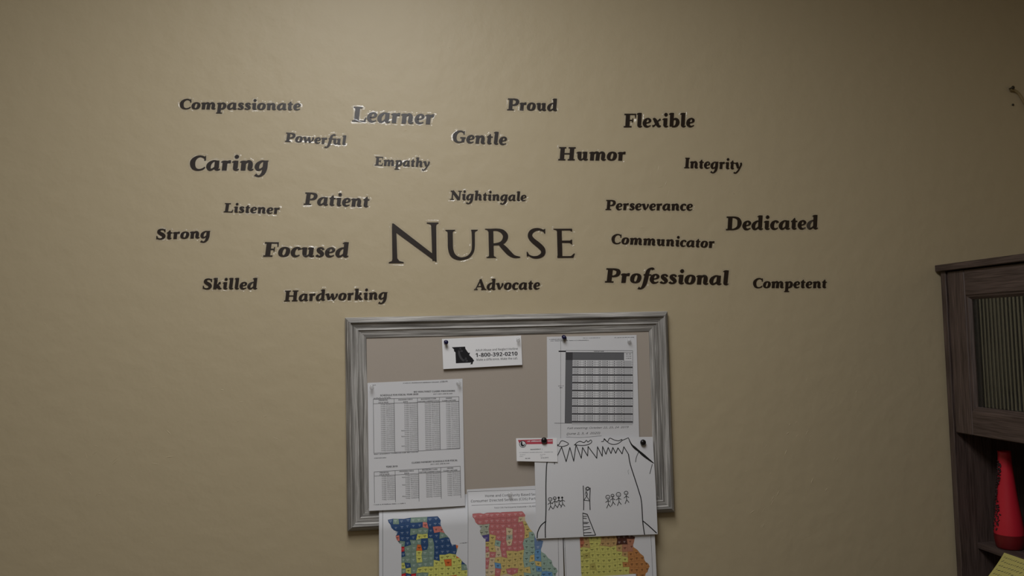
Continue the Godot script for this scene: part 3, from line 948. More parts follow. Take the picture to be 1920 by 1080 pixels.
# a pen or marker line through mm points
func pen(st: SurfaceTool, s: Sheet, pts: Array, w: float, smooth := true, lift := 0.00024, flip := 1.0) -> void:
	var p := []
	for q in pts:
		p.append([float(q[0]), float(q[1]), float(q[2]) if q.size() > 2 else w])
	if smooth and p.size() > 2:
		p = catmull(p, 5)
	var e := ribbon(p) if smooth else [[], []]
	if not smooth:
		for i in p.size() - 1:
			var n := maxi(1, int(Vector2(p[i + 1][0] - p[i][0], p[i + 1][1] - p[i][1]).length() / 6.0))
			var seg := []
			for k in n + 1:
				var t := float(k) / n
				seg.append([lerpf(p[i][0], p[i + 1][0], t), lerpf(p[i][1], p[i + 1][1], t), lerpf(p[i][2], p[i + 1][2], t)])
			var r := ribbon(seg)
			for k in n:
				quad(st, s.at(r[0][k].x, r[0][k].y, lift), s.at(r[0][k + 1].x, r[0][k + 1].y, lift), s.at(r[1][k + 1].x, r[1][k + 1].y, lift), s.at(r[1][k].x, r[1][k].y, lift), Vector3.BACK)
			if w > 0.8:
				disc(st, s, p[i][0], p[i][1], p[i][2] * 0.5, lift)
	else:
		for i in p.size() - 1:
			quad(st, s.at(e[0][i].x, e[0][i].y, lift), s.at(e[0][i + 1].x, e[0][i + 1].y, lift), s.at(e[1][i + 1].x, e[1][i + 1].y, lift), s.at(e[1][i].x, e[1][i].y, lift), Vector3.BACK)
	if p.size() > 1 and w > 0.8:
		for q in [p[0], p[p.size() - 1]]:
			disc(st, s, q[0], q[1], q[2] * 0.5, lift)


func disc(st: SurfaceTool, s: Sheet, x: float, y: float, r: float, lift := 0.00015, n := 10) -> void:
	for k in n:
		var a := TAU * k / n
		var b := TAU * (k + 1) / n
		tri(st, s.at(x, y, lift), s.at(x + cos(a) * r, y + sin(a) * r, lift), s.at(x + cos(b) * r, y + sin(b) * r, lift), Vector3.BACK)


func ring_line(st: SurfaceTool, s: Sheet, x: float, y: float, rx: float, ry: float, w: float) -> void:
	var p := []
	for k in 13:
		p.append([x + cos(TAU * k / 12) * rx, y + sin(TAU * k / 12) * ry])
	pen(st, s, p, w)


func patch(st: SurfaceTool, s: Sheet, a: Array, b: Array, c: Array, d: Array, lift := 0.0001) -> void:
	# four sided area of flat print, cut up so that it follows the sheet
	var nx := maxi(1, int(ceil(absf(b[0] - a[0]) / 7.0)))
	var ny := maxi(1, int(ceil(absf(d[1] - a[1]) / 7.0)))
	var p := func(i: int, j: int) -> Vector3:
		var u := float(i) / nx
		var v := float(j) / ny
		return s.at(lerpf(lerpf(a[0], b[0], u), lerpf(d[0], c[0], u), v), lerpf(lerpf(a[1], b[1], u), lerpf(d[1], c[1], u), v), lift)
	for i in nx:
		for j in ny:
			quad(st, p.call(i, j), p.call(i + 1, j), p.call(i + 1, j + 1), p.call(i, j + 1), Vector3.BACK)


# small print too fine to read: broken dashes of letter height
func fine_print(st: SurfaceTool, s: Sheet, x0: float, y0: float, x1: float, y1: float, h: float) -> void:
	var x := x0
	while x < x1:
		var l := rng.randf_range(h * 0.25, h * 0.6)
		var y := lerpf(y0, y1, (x - x0) / (x1 - x0))
		var k := rng.randf_range(0.5, 1.0) * h
		if rng.randf() > 0.14:
			quad(st, s.at(x, y, 0.00012), s.at(x + l, y, 0.00012), s.at(x + l, y - k, 0.00012), s.at(x, y - k, 0.00012), Vector3.BACK)
		x += l + h * 0.16


func scrawl(st: SurfaceTool, s: Sheet, x0: float, y0: float, x1: float, y1: float, h: float, w: float) -> void:
	var p := []
	var n := int((x1 - x0) / (h * 0.32))
	for i in n + 1:
		var t := float(i) / n
		p.append([lerpf(x0, x1, t) + rng.randf_range(-0.2, 0.2) * h, lerpf(y0, y1, t) - (h * rng.randf_range(0.5, 1.0) if i % 2 else 0.0)])
	pen(st, s, p, w)


func papers() -> void:
	claims()
	hotline()
	meeting()
	maps()
	drawing()
	id_card()


func table_block(st: SurfaceTool, s: Sheet, yl: float, yr: float, hl: float, hr: float, bot: Array, rows: int, step: float, first: int, odd: Array) -> void:
	var xs := [12.4, 59.2, 112.0, 162.3, 207.0]
	var yt := func(x: float) -> float: return lerpf(yl, yr, (x - 12.4) / 194.6)
	var yh := func(x: float) -> float: return lerpf(hl, hr, (x - 12.4) / 194.6)
	for i in 5:
		pen(st, s, [[xs[i], yt.call(xs[i])], [xs[i], bot[i]]], 0.75, false)
	pen(st, s, [[12.4, yl], [207.0, yr]], 0.7, false)
	pen(st, s, [[12.4, hl], [207.0, hr]], 0.6, false)
	var bold := font("Droid Sans", 700)
	var heads := [["FINANCIAL", "CYCLE DATE", 24.0, 46.0], ["PROVIDER CHECK", "DATE", 69.0, 101.0], ["BEGINNING CLAIM", "CAPTURE CURRENT CYCLE", 113.5, 161.0], ["ENDING", "CLAIM CAPTURE", 168.0, 200.0]]
	for i in 4:
		var mid: float = (heads[i][2] + heads[i][3]) * 0.5
		var w1: float = minf(17.0, heads[i][0].length() * 1.15)
		write(st, s, heads[i][0], mid - w1, yt.call(mid) + 4.0, mid + w1, yt.call(mid) + 4.0, 2.5, bold)
		var w2: float = 5.0 if i == 1 else (heads[i][3] - heads[i][2]) * 0.5
		write(st, s, heads[i][1], mid - w2, yh.call(mid) - 0.9, mid + w2, yh.call(mid) - 0.9, 2.5, bold)
	var plain := font("Droid Sans", 400)
	for r in rows:
		for i in 4:
			var day: int = first + r * 14 + [0, 14, -20, -7][i]
			var t := Time.get_datetime_dict_from_unix_time(day * 86400)
			var name: String = "Saturday" if i == 2 else "Friday"
			if i == 1 and r in odd:
				name = "Wednesday"
			var y: float = yh.call(xs[i] + 20.0) + 3.4 + r * step
			var xr: float = xs[i + 1] - 0.8
			write(st, s, "%02d/%02d/%d" % [t.month, t.day, t.year], xr - 17.6, y, xr, y, 2.4, plain)
			var nw := 10.0 if name == "Friday" else (14.0 if name == "Saturday" else 18.0)
			write(st, s, name, xr - 19.0 - nw, y, xr - 19.0, y, 2.4, plain)


func claims() -> void:
	var s := sheet("claims_schedule", "white printed sheet with two long date tables, claims processing schedule", "paper", [Vector3(-0.057, 1.4018, 0.0115), Vector3(0.155, 1.4046, 0.0115), Vector3(0.1541, 1.1229, 0.0225), Vector3(-0.0569, 1.1232, 0.0225)], 216, 279, 3, 0.002)
	var st := begin()
	var bold := font("Droid Sans", 700)
	fine_print(st, s, 80, 5.0, 162, 6.0, 1.9)
	fine_print(st, s, 6, 6.5, 18, 6.0, 1.6)
	write(st, s, "MO HEALTHNET CLAIMS PROCESSING", 104, 26.4, 198, 28.2, 3.7, bold)
	write(st, s, "SCHEDULE FOR FISCAL YEAR 2020", 28.2, 30.8, 114, 31.8, 3.7, bold)
	write(st, s, "JULY 1, 2019 - JUNE 30, 2020", 148, 32.5, 192, 33.3, 2.2, bold)
	table_block(st, s, 36.9, 39.8, 46.8, 49.7, [156.0, 155.6, 155.3, 155.0, 154.6], 25, 4.22, 18075, [14, 17, 22])
	pen(st, s, [[12.6, 155.6], [207, 154.6]], 0.7, false)
	fine_print(st, s, 12.6, 158.6, 112, 157.9, 1.9)
	fine_print(st, s, 12.6, 167, 40, 166.8, 1.9)
	write(st, s, "CLAIMS PAYMENT SCHEDULE FOR FISCAL", 96.8, 182.0, 201, 181.5, 3.7, bold)
	write(st, s, "JULY 1, 2018 - JUNE 30, 2019", 139, 186.6, 182, 186.6, 2.2, bold)
	write(st, s, "YEAR 2019", 38.8, 188, 64.8, 188, 3.9, bold)
	table_block(st, s, 196, 193, 205, 203, [263.0, 263.0, 264.0, 261.0, 261.5], 13, 4.1, 17711, [1, 5, 11])
	fine_print(st, s, 10.3, 267.3, 79.5, 267.3, 1.9)
	obj("printed_tables", st, "ink", s.node)
	st = begin()
	scrawl(st, s, 164, 6.8, 182, 6.0, 4.0, 0.5)
	scrawl(st, s, 12.7, 36.0, 52, 36.5, 3.4, 0.5)
	obj("pen_notes", st, "mid_ink", s.node)


func hotline() -> void:
	var s := sheet("hotline_card", "small white card with a black state shape and a hotline phone number", "card", [Vector3(0.1103, 1.4955, 0.0115), Vector3(0.2917, 1.499, 0.0115), Vector3(0.2922, 1.4319, 0.0165), Vector3(0.1117, 1.4276, 0.0165)], 181, 67, 0, 0.0, "card_stock")
	var st := begin()
	var hum := font("Droid Sans", 400)
	write(st, s, "Adult Abuse and Neglect Hotline", 75, 31.2, 172, 32.0, 4.8, hum)
	write(st, s, "Make a difference. Make the call.", 76.3, 52.6, 171, 53.7, 4.8, hum)
	write(st, s, "1-800-392-0210", 74.5, 44.1, 171, 45.1, 8.8, font("Droid Sans", 700))
	obj("printed_text", st, "ink", s.node)
	st = begin()
	var pts := [[21.3, 19.5], [51.4, 19.5], [52.2, 24.5], [58.3, 33.8], [62.0, 33.4], [60.2, 39.0], [66.9, 45.9], [70.8, 52.0], [68.2, 54.5], [66.4, 59.8], [61.5, 59.6], [63.8, 55.9], [29.1, 55.6], [29.0, 31.3], [25.7, 28.0], [26.4, 25.4]]
	fill(st, s, pts, 0.0001)
	obj("printed_state_shape", st, "ink", s.node)
	st = begin()
	pen(st, s, [[40.0, 24.5, 5.0], [37.2, 31.0, 4.4], [38.2, 38.0, 4.6], [41.5, 45.0, 4.6], [46.5, 50.0, 4.4], [54.0, 51.5, 5.0]], 4.0, true, 0.0002)
	pen(st, s, [[38.5, 27.0], [43.5, 29.0]], 4.5, false, 0.0002)
	pen(st, s, [[50.0, 51.5], [52.0, 46.0]], 4.5, false, 0.0002)
	obj("printed_handset", st, "mid_ink", s.node)


func fill(st: SurfaceTool, s: Sheet, pts: Array, lift: float) -> void:
	var poly := PackedVector2Array()
	for p in pts:
		poly.append(Vector2(p[0], p[1]))
	fill_poly(st, s, poly, lift)


func fill_poly(st: SurfaceTool, s: Sheet, poly: PackedVector2Array, lift: float) -> void:
	var ix := Geometry2D.triangulate_polygon(poly)
	for t in ix.size() / 3:
		var a := poly[ix[t * 3]]
		var b := poly[ix[t * 3 + 1]]
		var c := poly[ix[t * 3 + 2]]
		fill_tri(st, s, a, b, c, lift)


# split until small, so that print follows a bent sheet
func fill_tri(st: SurfaceTool, s: Sheet, a: Vector2, b: Vector2, c: Vector2, lift: float) -> void:
	var ab := a.distance_to(b)
	var bc := b.distance_to(c)
	var ca := c.distance_to(a)
	var most := maxf(ab, maxf(bc, ca))
	if most < 6.0:
		tri(st, s.at(a.x, a.y, lift), s.at(b.x, b.y, lift), s.at(c.x, c.y, lift), Vector3.BACK)
	elif ab == most:
		fill_tri(st, s, a, (a + b) * 0.5, c, lift)
		fill_tri(st, s, (a + b) * 0.5, b, c, lift)
	elif bc == most:
		fill_tri(st, s, a, b, (b + c) * 0.5, lift)
		fill_tri(st, s, a, (b + c) * 0.5, c, lift)
	else:
		fill_tri(st, s, a, b, (c + a) * 0.5, lift)
		fill_tri(st, s, (c + a) * 0.5, b, c, lift)


func meeting() -> void:
	var s := sheet("meeting_calendar", "white sheet with a dark grey shaded grid and a handwritten line below", "paper", [Vector3(0.3521, 1.4945, 0.0115), Vector3(0.5663, 1.4938, 0.0115), Vector3(0.5639, 1.219, 0.0135), Vector3(0.3462, 1.2191, 0.0135)], 216, 279, 0, 0.0015)
	# the print leans: right end lower by 5 mm
	var sk := func(x: float, y: float) -> Array: return [x - (y - 33.0) * 0.024, y + (x - 44.0) * lerpf(0.027, 0.043, (y - 33.0) / 170.0)]
	var dark := begin()
	var mid := begin()
	var light := begin()
	var ink := begin()
	var area4 := func(st: SurfaceTool, x0: float, y0: float, x1: float, y1: float, lift: float) -> void:
		patch(st, s, sk.call(x0, y0), sk.call(x1, y0), sk.call(x1, y1), sk.call(x0, y1), lift)
	area4.call(ink, 27.5, 33.4, 44.6, 36.4, 0.0001)
	area4.call(dark, 44.6, 37.3, 61.0, 55.2, 0.00012)
	area4.call(mid, 61.0, 37.3, 184.0, 55.2, 0.0001)
	area4.call(mid, 44.6, 55.2, 61.0, 201.5, 0.0001)
	for r in 9:
		var y := 55.6 + r * 18.05
		var yb := minf(y + 14.6, 201.5)
		for band in 3:
			if y + band * 4.9 + 0.6 > 201.0:
				continue
			for k in 14:
				var x := 62.0 + k * 8.8
				if k % 4 == 0:
					area4.call(light, x + 0.6, y + band * 4.9 + 0.9, x + 7.4, minf(y + band * 4.9 + 4.3, 201.0), 0.0001)
				area4.call(mid, x + 7.9, y + band * 4.9 + 0.6, x + 8.5, minf(y + band * 4.9 + 4.5, 201.0), 0.0001)
				if k % 2 == 1:
					area4.call(mid, x + 1.6, y + band * 4.9 + 1.4, x + 4.0, minf(y + band * 4.9 + 3.7, 201.0), 0.0001)
			area4.call(mid, 61.0, y + band * 4.9 + 4.5, 205.0, y + band * 4.9 + 5.0, 0.0001)
			area4.call(light, 186.0, y + band * 4.9 + 1.0, 203.0, minf(y + band * 4.9 + 3.8, 201.0), 0.0001)
		if r < 8:
			area4.call(dark, 61.0, y + 14.8, 205.0, y + 17.9, 0.00012)
	for f in [[44.6, 32.8, 205.5, 32.8], [44.6, 37.2, 205.5, 37.2], [205.5, 32.8, 205.5, 201.5], [20.0, 201.5, 205.5, 201.5], [184.0, 37.2, 184.0, 201.5], [44.6, 32.8, 44.6, 201.5]]:
		pen(ink, s, [sk.call(f[0], f[1]), sk.call(f[2], f[3])], 0.7, false)
	pen(ink, s, [[32.7, 10.9], [30.4, 239]], 0.5, false)
	write(ink, s, "Days per week", 112, 37.6, 136, 38.2, 2.2, font("Droid Sans", 700))
	for k in 3:
		fine_print(ink, s, 189, 45.5 + k * 5.0, 201, 46.0 + k * 5.0, 2.0)
	fine_print(ink, s, 26, 116, 39, 116, 2.2)
	fine_print(ink, s, 29, 120, 35, 120, 2.2)
	fine_print(ink, s, 5.4, 7.2, 39.5, 6.8, 1.7)
	fine_print(ink, s, 8.5, 10.4, 99, 10.8, 1.7)
	fine_print(ink, s, 86, 5.4, 127, 5.4, 1.5)
	fine_print(ink, s, 162, 6.0, 210, 6.2, 1.7)
	obj("printed_lines", ink, "ink", s.node)
	obj("printed_dark_bands", dark, "mid_ink", s.node)
	obj("printed_grey_areas", mid, "grey_ink", s.node)
	obj("printed_light_cells", light, "light_ink", s.node)
	var hand := begin()
	var f := font("Droid Sans", 400)
	write(hand, s, "Fall meeting: October 22, 23, 24  2019", 46, 215.5, 190, 218.5, 4.2, f, 0.35)
	write(hand, s, "(June 2, 3, 4  2020)", 44, 228.5, 122, 229.5, 4.6, f, 0.35)
	pen(hand, s, [[43.0, 233.5], [80, 236], [126, 234]], 0.5)
	obj("handwriting", hand, "mid_ink", s.node)


# outline of the state in mm from its north-west corner, y down
func state_outline(k: float, ox: float, oy: float) -> PackedVector2Array:
	var p := PackedVector2Array()
	for q in [[0, 0], [40, 0.2], [114.5, 1.4], [118, 5], [121.5, 10], [120.5, 16], [121.5, 22], [125, 30], [130.5, 40], [137, 47], [142, 54], [144, 62], [147.5, 69], [154, 67], [161.5, 70], [160, 76], [158.5, 82], [156, 88], [156.5, 93], [165, 99], [172, 108], [180, 115], [181, 122], [184, 128], [190, 132], [193, 139], [189, 144], [188, 150], [183, 154], [181, 160], [174, 166], [172, 176], [158, 173], [161, 160], [160, 153], [130, 154], [80, 154], [32, 154], [31, 142], [31, 58], [27, 56], [24, 52], [20, 46], [18, 39], [22, 33], [22, 29], [14, 25], [8.5, 19.6], [6, 12], [2, 7]]:
		p.append(Vector2(ox + q[0] * k, oy + q[1] * k))
	return p


func county_map(s: Sheet, ox: float, oy: float, k: float, rows: Array, inks: Dictionary, white_on: String) -> void:
	var outline := state_outline(k, ox, oy)
	var st := begin()
	var lab := begin()
	var rows_n := rows.size()
	var jit := {}
	var node_at := func(i: int, j: int) -> Vector2:
		var key := Vector2i(i, j)
		if not jit.has(key):
			jit[key] = Vector2(ox + (i * 13.0 + rng.randf_range(-2.6, 2.6)) * k, oy + (j * 12.6 - 0.5 + rng.randf_range(-2.6, 2.6)) * k)
		return jit[key]
	for j in rows_n:
		var row: String = rows[j]
		for i in row.length():
			var ch := row[i]
			if ch == ".":
				ch = row.replace(".", "")[-1] if i > 7 else row.replace(".", "")[0]
			var cell := PackedVector2Array([node_at.call(i, j), node_at.call(i + 1, j), node_at.call(i + 1, j + 1), node_at.call(i, j + 1)])
			for q: PackedVector2Array in Geometry2D.intersect_polygons(cell, outline):
				st.set_color(inks[ch].srgb_to_linear())
				fill_poly(st, s, q, 0.00010)
				var c := Vector2.ZERO
				for v in q:
					c += v / q.size()
				if area(q) > 70.0 * k * k:
					var dark := not (ch in white_on)
					lab.set_color((inks[ch].darkened(0.72) if dark else inks[ch].lightened(0.5)).srgb_to_linear())
					var l := rng.randf_range(2.2, 3.6) * k
					quad(lab, s.at(c.x - l, c.y - 1.2, 0.0002), s.at(c.x + l, c.y - 1.2, 0.0002), s.at(c.x + l, c.y, 0.0002), s.at(c.x - l, c.y, 0.0002), Vector3.BACK)
					quad(lab, s.at(c.x - 1.0, c.y + 1.2, 0.0002), s.at(c.x + 1.0, c.y + 1.2, 0.0002), s.at(c.x + 1.0, c.y + 2.4, 0.0002), s.at(c.x - 1.0, c.y + 2.4, 0.0002), Vector3.BACK)
					# county borders
					lab.set_color((inks[ch].darkened(0.35)).srgb_to_linear())
					for e in q.size():
						pen(lab, s, [[q[e].x, q[e].y], [q[(e + 1) % q.size()].x, q[(e + 1) % q.size()].y]], 0.25, false, 0.00016)
	obj("printed_counties", st, "map_print", s.node)
	obj("printed_county_labels", lab, "map_print", s.node)


func maps() -> void:
	var inks := {"B": Color(0.21, 0.33, 0.50), "G": Color(0.52, 0.61, 0.55), "S": Color(0.86, 0.52, 0.48), "Y": Color(0.85, 0.845, 0.46), "K": Color(0.30, 0.33, 0.36), "R": Color(0.80, 0.17, 0.20), "O": Color(0.88, 0.47, 0.25)}
	var s := sheet("county_map", "county map sheet coloured mostly dark blue, green and yellow", "map", [Vector3(-0.035, 1.1437, 0.0118), Vector3(0.161, 1.1463, 0.0118), Vector3(0.1582, 0.8785, 0.028), Vector3(-0.0382, 0.8791, 0.028)], 196, 266, 1, 0.0, "glossy_paper", "county maps hanging below the board")
	county_map(s, 18.7, 40.6, 0.955, ["BGBBGGGBB......", "BBBBBBSBB......", ".BBBGGGBS......", ".SBBBYYBBG.....", ".KGBGGBGBBBB...", "..RGGOBGBBBBOO.", "..BGGYGGBBBBGG.", "..GGGYGGBYYYOBB", "..YBGGGGYYOYYBB", "..GYGYYYYYYYYGB", "..RBRGGYYYYYYYY", "..YYGOOYYOYOYYY", "..GYYYGYYYYYYYY", "..YYGYYYYYYYYYY"], inks, "BKRG")
	var st := begin()
	pen(st, s, [[8.1, 12], [8.0, 260]], 0.7, false)
	pen(st, s, [[176, 103], [184, 102.5]], 0.4, false)
	fine_print(st, s, 183, 103.5, 195, 103.0, 1.8)
	obj("printed_frame", st, "ink", s.node)
	inks = {"P": Color(0.79, 0.48, 0.48), "C": Color(0.86, 0.78, 0.64), "A": Color(0.84, 0.75, 0.48), "T": Color(0.62, 0.72, 0.66), "L": Color(0.44, 0.62, 0.78), "V": Color(0.36, 0.33, 0.55), "G": Color(0.70, 0.72, 0.64), "D": Color(0.45, 0.55, 0.70)}
	s = sheet("county_map", "county map sheet coloured mostly rose red and sand with a printed heading", "map", [Vector3(0.1599, 1.1564, 0.0126), Vector3(0.3733, 1.1574, 0.0126), Vector3(0.3725, 0.8999, 0.0292), Vector3(0.1537, 0.9017, 0.0292)], 216, 258, 1, 0.0, "paper", "county maps hanging below the board")
	county_map(s, 9.5, 51.1, 1.0, ["PPPPPPPPP......", "PPPPPPPPC......", ".GGPPPPPPA.....", "..GPPPCPPAA....", "..VAPPGPPATDV..", "..AATPCPPTTDD..", "..PACPPPPTTDDP.", "..CPCPAAATTLTPP", "..PCAAAAATALTTT", "..PCLAAAATTATTT", "..CCPAPPAATLTTT", "..TAPCCAATTTLLT", "..AACAACAATTTTT", "..AACAACAATTTTT"], inks, "VPD")
	st = begin()
	var f := font("Droid Sans", 400)
	pen(st, s, [[1.6, 4.7], [210, 9.0]], 0.5, false)
	pen(st, s, [[1.6, 4.7], [1.6, 252]], 0.6, false)
	pen(st, s, [[206.5, 9], [204.5, 252]], 0.6, false)
	pen(st, s, [[9.6, 34.0], [158, 36.4], [200, 37]], 0.5, false)
	write(st, s, "Home and Community Based Services", 41.5, 18.6, 176, 21.6, 5.2, f)
	write(st, s, "Consumer Directed Services (CDS) Participants", 8.6, 28.0, 186, 30.4, 5.2, f)
	write(st, s, "Total CDS Participants Statewide = 30,403", 60.6, 43.2, 155, 44.8, 2.9, f)
	obj("printed_heading", st, "ink", s.node)
	inks = {"Y": Color(0.82, 0.80, 0.45), "H": Color(0.72, 0.68, 0.38), "B": Color(0.76, 0.62, 0.42), "R": Color(0.76, 0.47, 0.36), "K": Color(0.33, 0.20, 0.17), "M": Color(0.72, 0.50, 0.40), "O": Color(0.76, 0.53, 0.32)}
	s = sheet("county_map", "county map sheet coloured yellow with an orange south-eastern corner", "map", [Vector3(0.3735, 1.1528, 0.0118), Vector3(0.5871, 1.1539, 0.0118), Vector3(0.5907, 0.8935, 0.0284), Vector3(0.3766, 0.8972, 0.0284)], 216, 260, 1, 0.0, "paper", "county maps hanging below the board")
	county_map(s, 7.0, 51.0, 1.0, ["YYYYYYBBB......", "YYYYYYYYB......", ".YYYYYYYYB.....", "..YYYYYYYBB....", "..RYYYYBBKKM...", "..RBYYBBBKKK...", "..RBYYBBBKKMM..", "..YYYYYYYBMMO..", "..YHYYYYYYBOOO.", "..YYYYYYYYYOOOO", "..YYHYYYYYOOOOO", "..YYYYYYYYYOOOO", "..YYYYYYYYYYOOO", "..YYYYYYYYYYOOO"], inks, "K")
	st = begin()
	pen(st, s, [[2.0, 8], [2.8, 252]], 0.6, false)
	pen(st, s, [[206.5, 10], [206.5, 252]], 0.6, false)
	obj("printed_frame", st, "ink", s.node)


func drawing() -> void:
	var s := sheet("marker_drawing", "white sheet with a black marker drawing of stick figures, ladder and jagged line", "drawing", [Vector3(0.315, 1.2629, 0.0150), Vector3(0.5938, 1.2568, 0.0220), Vector3(0.5938, 1.0372, 0.0345), Vector3(0.3108, 1.044, 0.0345)], 279, 216, 2, 0.0)
	var st := begin()
	var w := 2.3
	pen(st, s, [[31.9, 45.7], [27.4, 57.4], [24.4, 102], [23.5, 149], [21.9, 179], [20.9, 194], [21.0, 214]], w)
	pen(st, s, [[22.5, 179], [11.1, 188], [3.9, 202], [2.4, 214]], w)
	pen(st, s, [[50.7, 41.7], [63.4, 18.9], [72.6, 51.0], [82.5, 20.2], [90.2, 50.5], [97.0, 14.5], [108, 44.4], [112, 20.7], [123, 39.7], [125, 18.9], [144, 45.1], [147, 19.9], [157, 40.9], [159, 19.5], [166, 36.7], [172, 21.9], [178, 35.4], [183, 22.1], [189, 35.0], [195, 23.2], [204, 36.8], [209, 21.1], [219, 37.7]], 1.9, false)
	pen(st, s, [[219, 37.7], [222, 60.2], [230, 88.6], [239, 120], [244, 143], [245, 186], [248, 215]], w)
	pen(st, s, [[246, 186], [260, 198], [276, 213]], w)
	pen(st, s, [[53.0, 16.6], [51.6, 12.2], [56.8, 13.8], [63.2, 5.6], [70.9, 6.6], [80.0, 12.7], [65.9, 17.8], [53.0, 15.2]], 1.6)
	pen(st, s, [[93.2, 15.3], [100, 9.5], [107, 7.2], [116, 9.8], [122, 5.1], [125, 9.0], [132, 4.7], [134, 9.2], [127, 14.1], [112, 16.3], [93.3, 14.4]], 1.6)
	pen(st, s, [[157, 8.7], [162, 7.6], [164, 2.2], [171, 9.0], [177, 1.4], [188, 5.7], [198, 7.3], [205, 4.5], [204, 8.4], [194, 14.2], [183, 15.2], [174, 12.0], [164, 3.7]], 1.6)
	pen(st, s, [[204, 7.5], [221, 1.2]], 1.5, false)
	pen(st, s, [[221, 1.2, 1.5], [227, 15.4, 3.0], [235, 24.0, 5.6], [244, 31.5, 4.6], [253, 39.5, 6.0], [266, 50.0, 4.4], [277, 58.5, 2.0]], 3.0)
	pen(st, s, [[243, 33.7], [237, 45.6], [235, 55.1]], 1.4)
	pen(st, s, [[274, 61.3], [267, 82.0]], 1.4, false)
	pen(st, s, [[218, 72.0], [216, 74.9], [217, 82.3]], 0.5)
	# tower with a climber and the ladder below
	pen(st, s, [[110, 105], [110, 134], [109, 157]], 1.9)
	pen(st, s, [[126, 110], [124, 134], [124, 157]], 1.9)
	pen(st, s, [[110, 136], [124, 138]], 1.4, false)
	pen(st, s, [[114, 108], [115, 122]], 0.8, false)
	ring_line(st, s, 120, 111, 3.6, 3.2, 2.2)
	pen(st, s, [[118, 114], [117, 119], [117, 127], [111, 135]], 1.4)
	pen(st, s, [[117, 127], [122, 136]], 1.4, false)
	ring_line(st, s, 116.5, 123, 2.6, 4.0, 0.9)
	pen(st, s, [[107, 164], [107, 191], [108, 214]], 1.4)
	pen(st, s, [[107, 164], [117, 167], [126, 190], [135, 213], [109, 213]], 1.9, false)
	for r in [[108, 171, 116, 171], [107, 175, 115, 176], [107, 184, 120, 185], [107, 187, 117, 187], [108, 194, 122, 194], [108, 201, 123, 198], [108, 207, 125, 207]]:
		pen(st, s, [[r[0], r[1]], [r[2], r[3]]], 1.5, false)
	var men := [[33.3, 132, 4.2, 0], [43.7, 130, 3.4, 0], [52.9, 129, 2.6, 1], [60.8, 129, 2.4, 1], [166, 131, 4.8, 0], [177, 128, 3.4, 0], [191, 126, 5.2, 0], [209, 123, 4.4, 0]]
	for m in men:
		var r: float = m[2]
		var x: float = m[0]
		var y: float = m[1]
		if m[3] == 1:
			disc(st, s, x, y, r)
		else:
			ring_line(st, s, x, y, r, r * 0.9, 1.4)
			pen(st, s, [[x - r * 0.6, y + 0.4], [x, y + 1.4], [x + r * 0.6, y + 0.2]], 0.8)
		var hip := y + r + 10.5
		pen(st, s, [[x, y + r], [x + 0.6, hip]], 1.5, false)
		pen(st, s, [[x - 5.5, y + r + 6.5], [x, y + r + 2.5], [x + 5.5, y + r + 5.5]], 1.4, false)
		pen(st, s, [[x - 3.5, hip + 8.5], [x + 0.6, hip], [x + 5.5, hip + 6.0]], 1.5, false)
	pen(st, s, [[40.4, 52.0], [51.1, 52.0]], 0.5, false)
	pen(st, s, [[45.9, 52.0], [45.8, 56.0]], 1.6, false)
	obj("marker_lines", st, "marker", s.node)


func id_card() -> void:
	var s := sheet("training_card", "small white card with a red strip and round emblem under a black pin", "card", [Vector3(0.2741, 1.266, 0.0145), Vector3(0.3679, 1.2633, 0.0185), Vector3(0.3664, 1.2102, 0.0262), Vector3(0.2729, 1.2158, 0.0225)], 94, 53, 0, 0.0, "card_stock")
	var st := begin()
	patch(st, s, [4.0, 3.8], [84.3, 2.4], [84.3, 13.1], [8.0, 14.2])
	obj("red_strip", st, "red_print", s.node)
	st = begin()
	fine_print(st, s, 25.7, 8.4, 57.8, 7.9, 3.0)
	fine_print(st, s, 72.7, 7.8, 83.0, 7.6, 3.0)
	disc(st, s, 14.7, 13.6, 7.0, 0.00018, 20)
	obj("emblem_ground", st, "paper", s.node)
	st = begin()
	ring_line(st, s, 14.7, 13.6, 7.4, 7.4, 1.3)
	pen(st, s, [[12.6, 9.0, 3.0], [12.0, 13.0, 4.0], [13.4, 16.5, 4.4], [17.0, 17.0, 2.6]], 3.0, true, 0.00024)
	pen(st, s, [[17.8, 13.0, 1.2], [18.6, 16.0, 2.0]], 1.4, false, 0.00024)
	fine_print(st, s, 32.3, 27.0, 58.8, 25.8, 2.4)
	fine_print(st, s, 17.6, 47.4, 30.6, 46.8, 2.0)
	write(st, s, "9/16/2019", 55.8, 46.0, 72.7, 44.9, 2.6, font("Droid Sans", 400))
	obj("printed_text", st, "ink", s.node)
	st = begin()
	fine_print(st, s, 6.5, 33.8, 83.3, 31.6, 1.3)
	fine_print(st, s, 7.2, 38.6, 20.4, 38.4, 1.1)
	fine_print(st, s, 6.9, 42.5, 15.4, 42.3, 1.1)
	fine_print(st, s, 54.4, 37.4, 65.9, 37.0, 1.1)
	fine_print(st, s, 54.4, 40.9, 59.8, 40.5, 1.1)
	obj("printed_small_text", st, "grey_ink", s.node)


# ---------------------------------------------------------------- pins

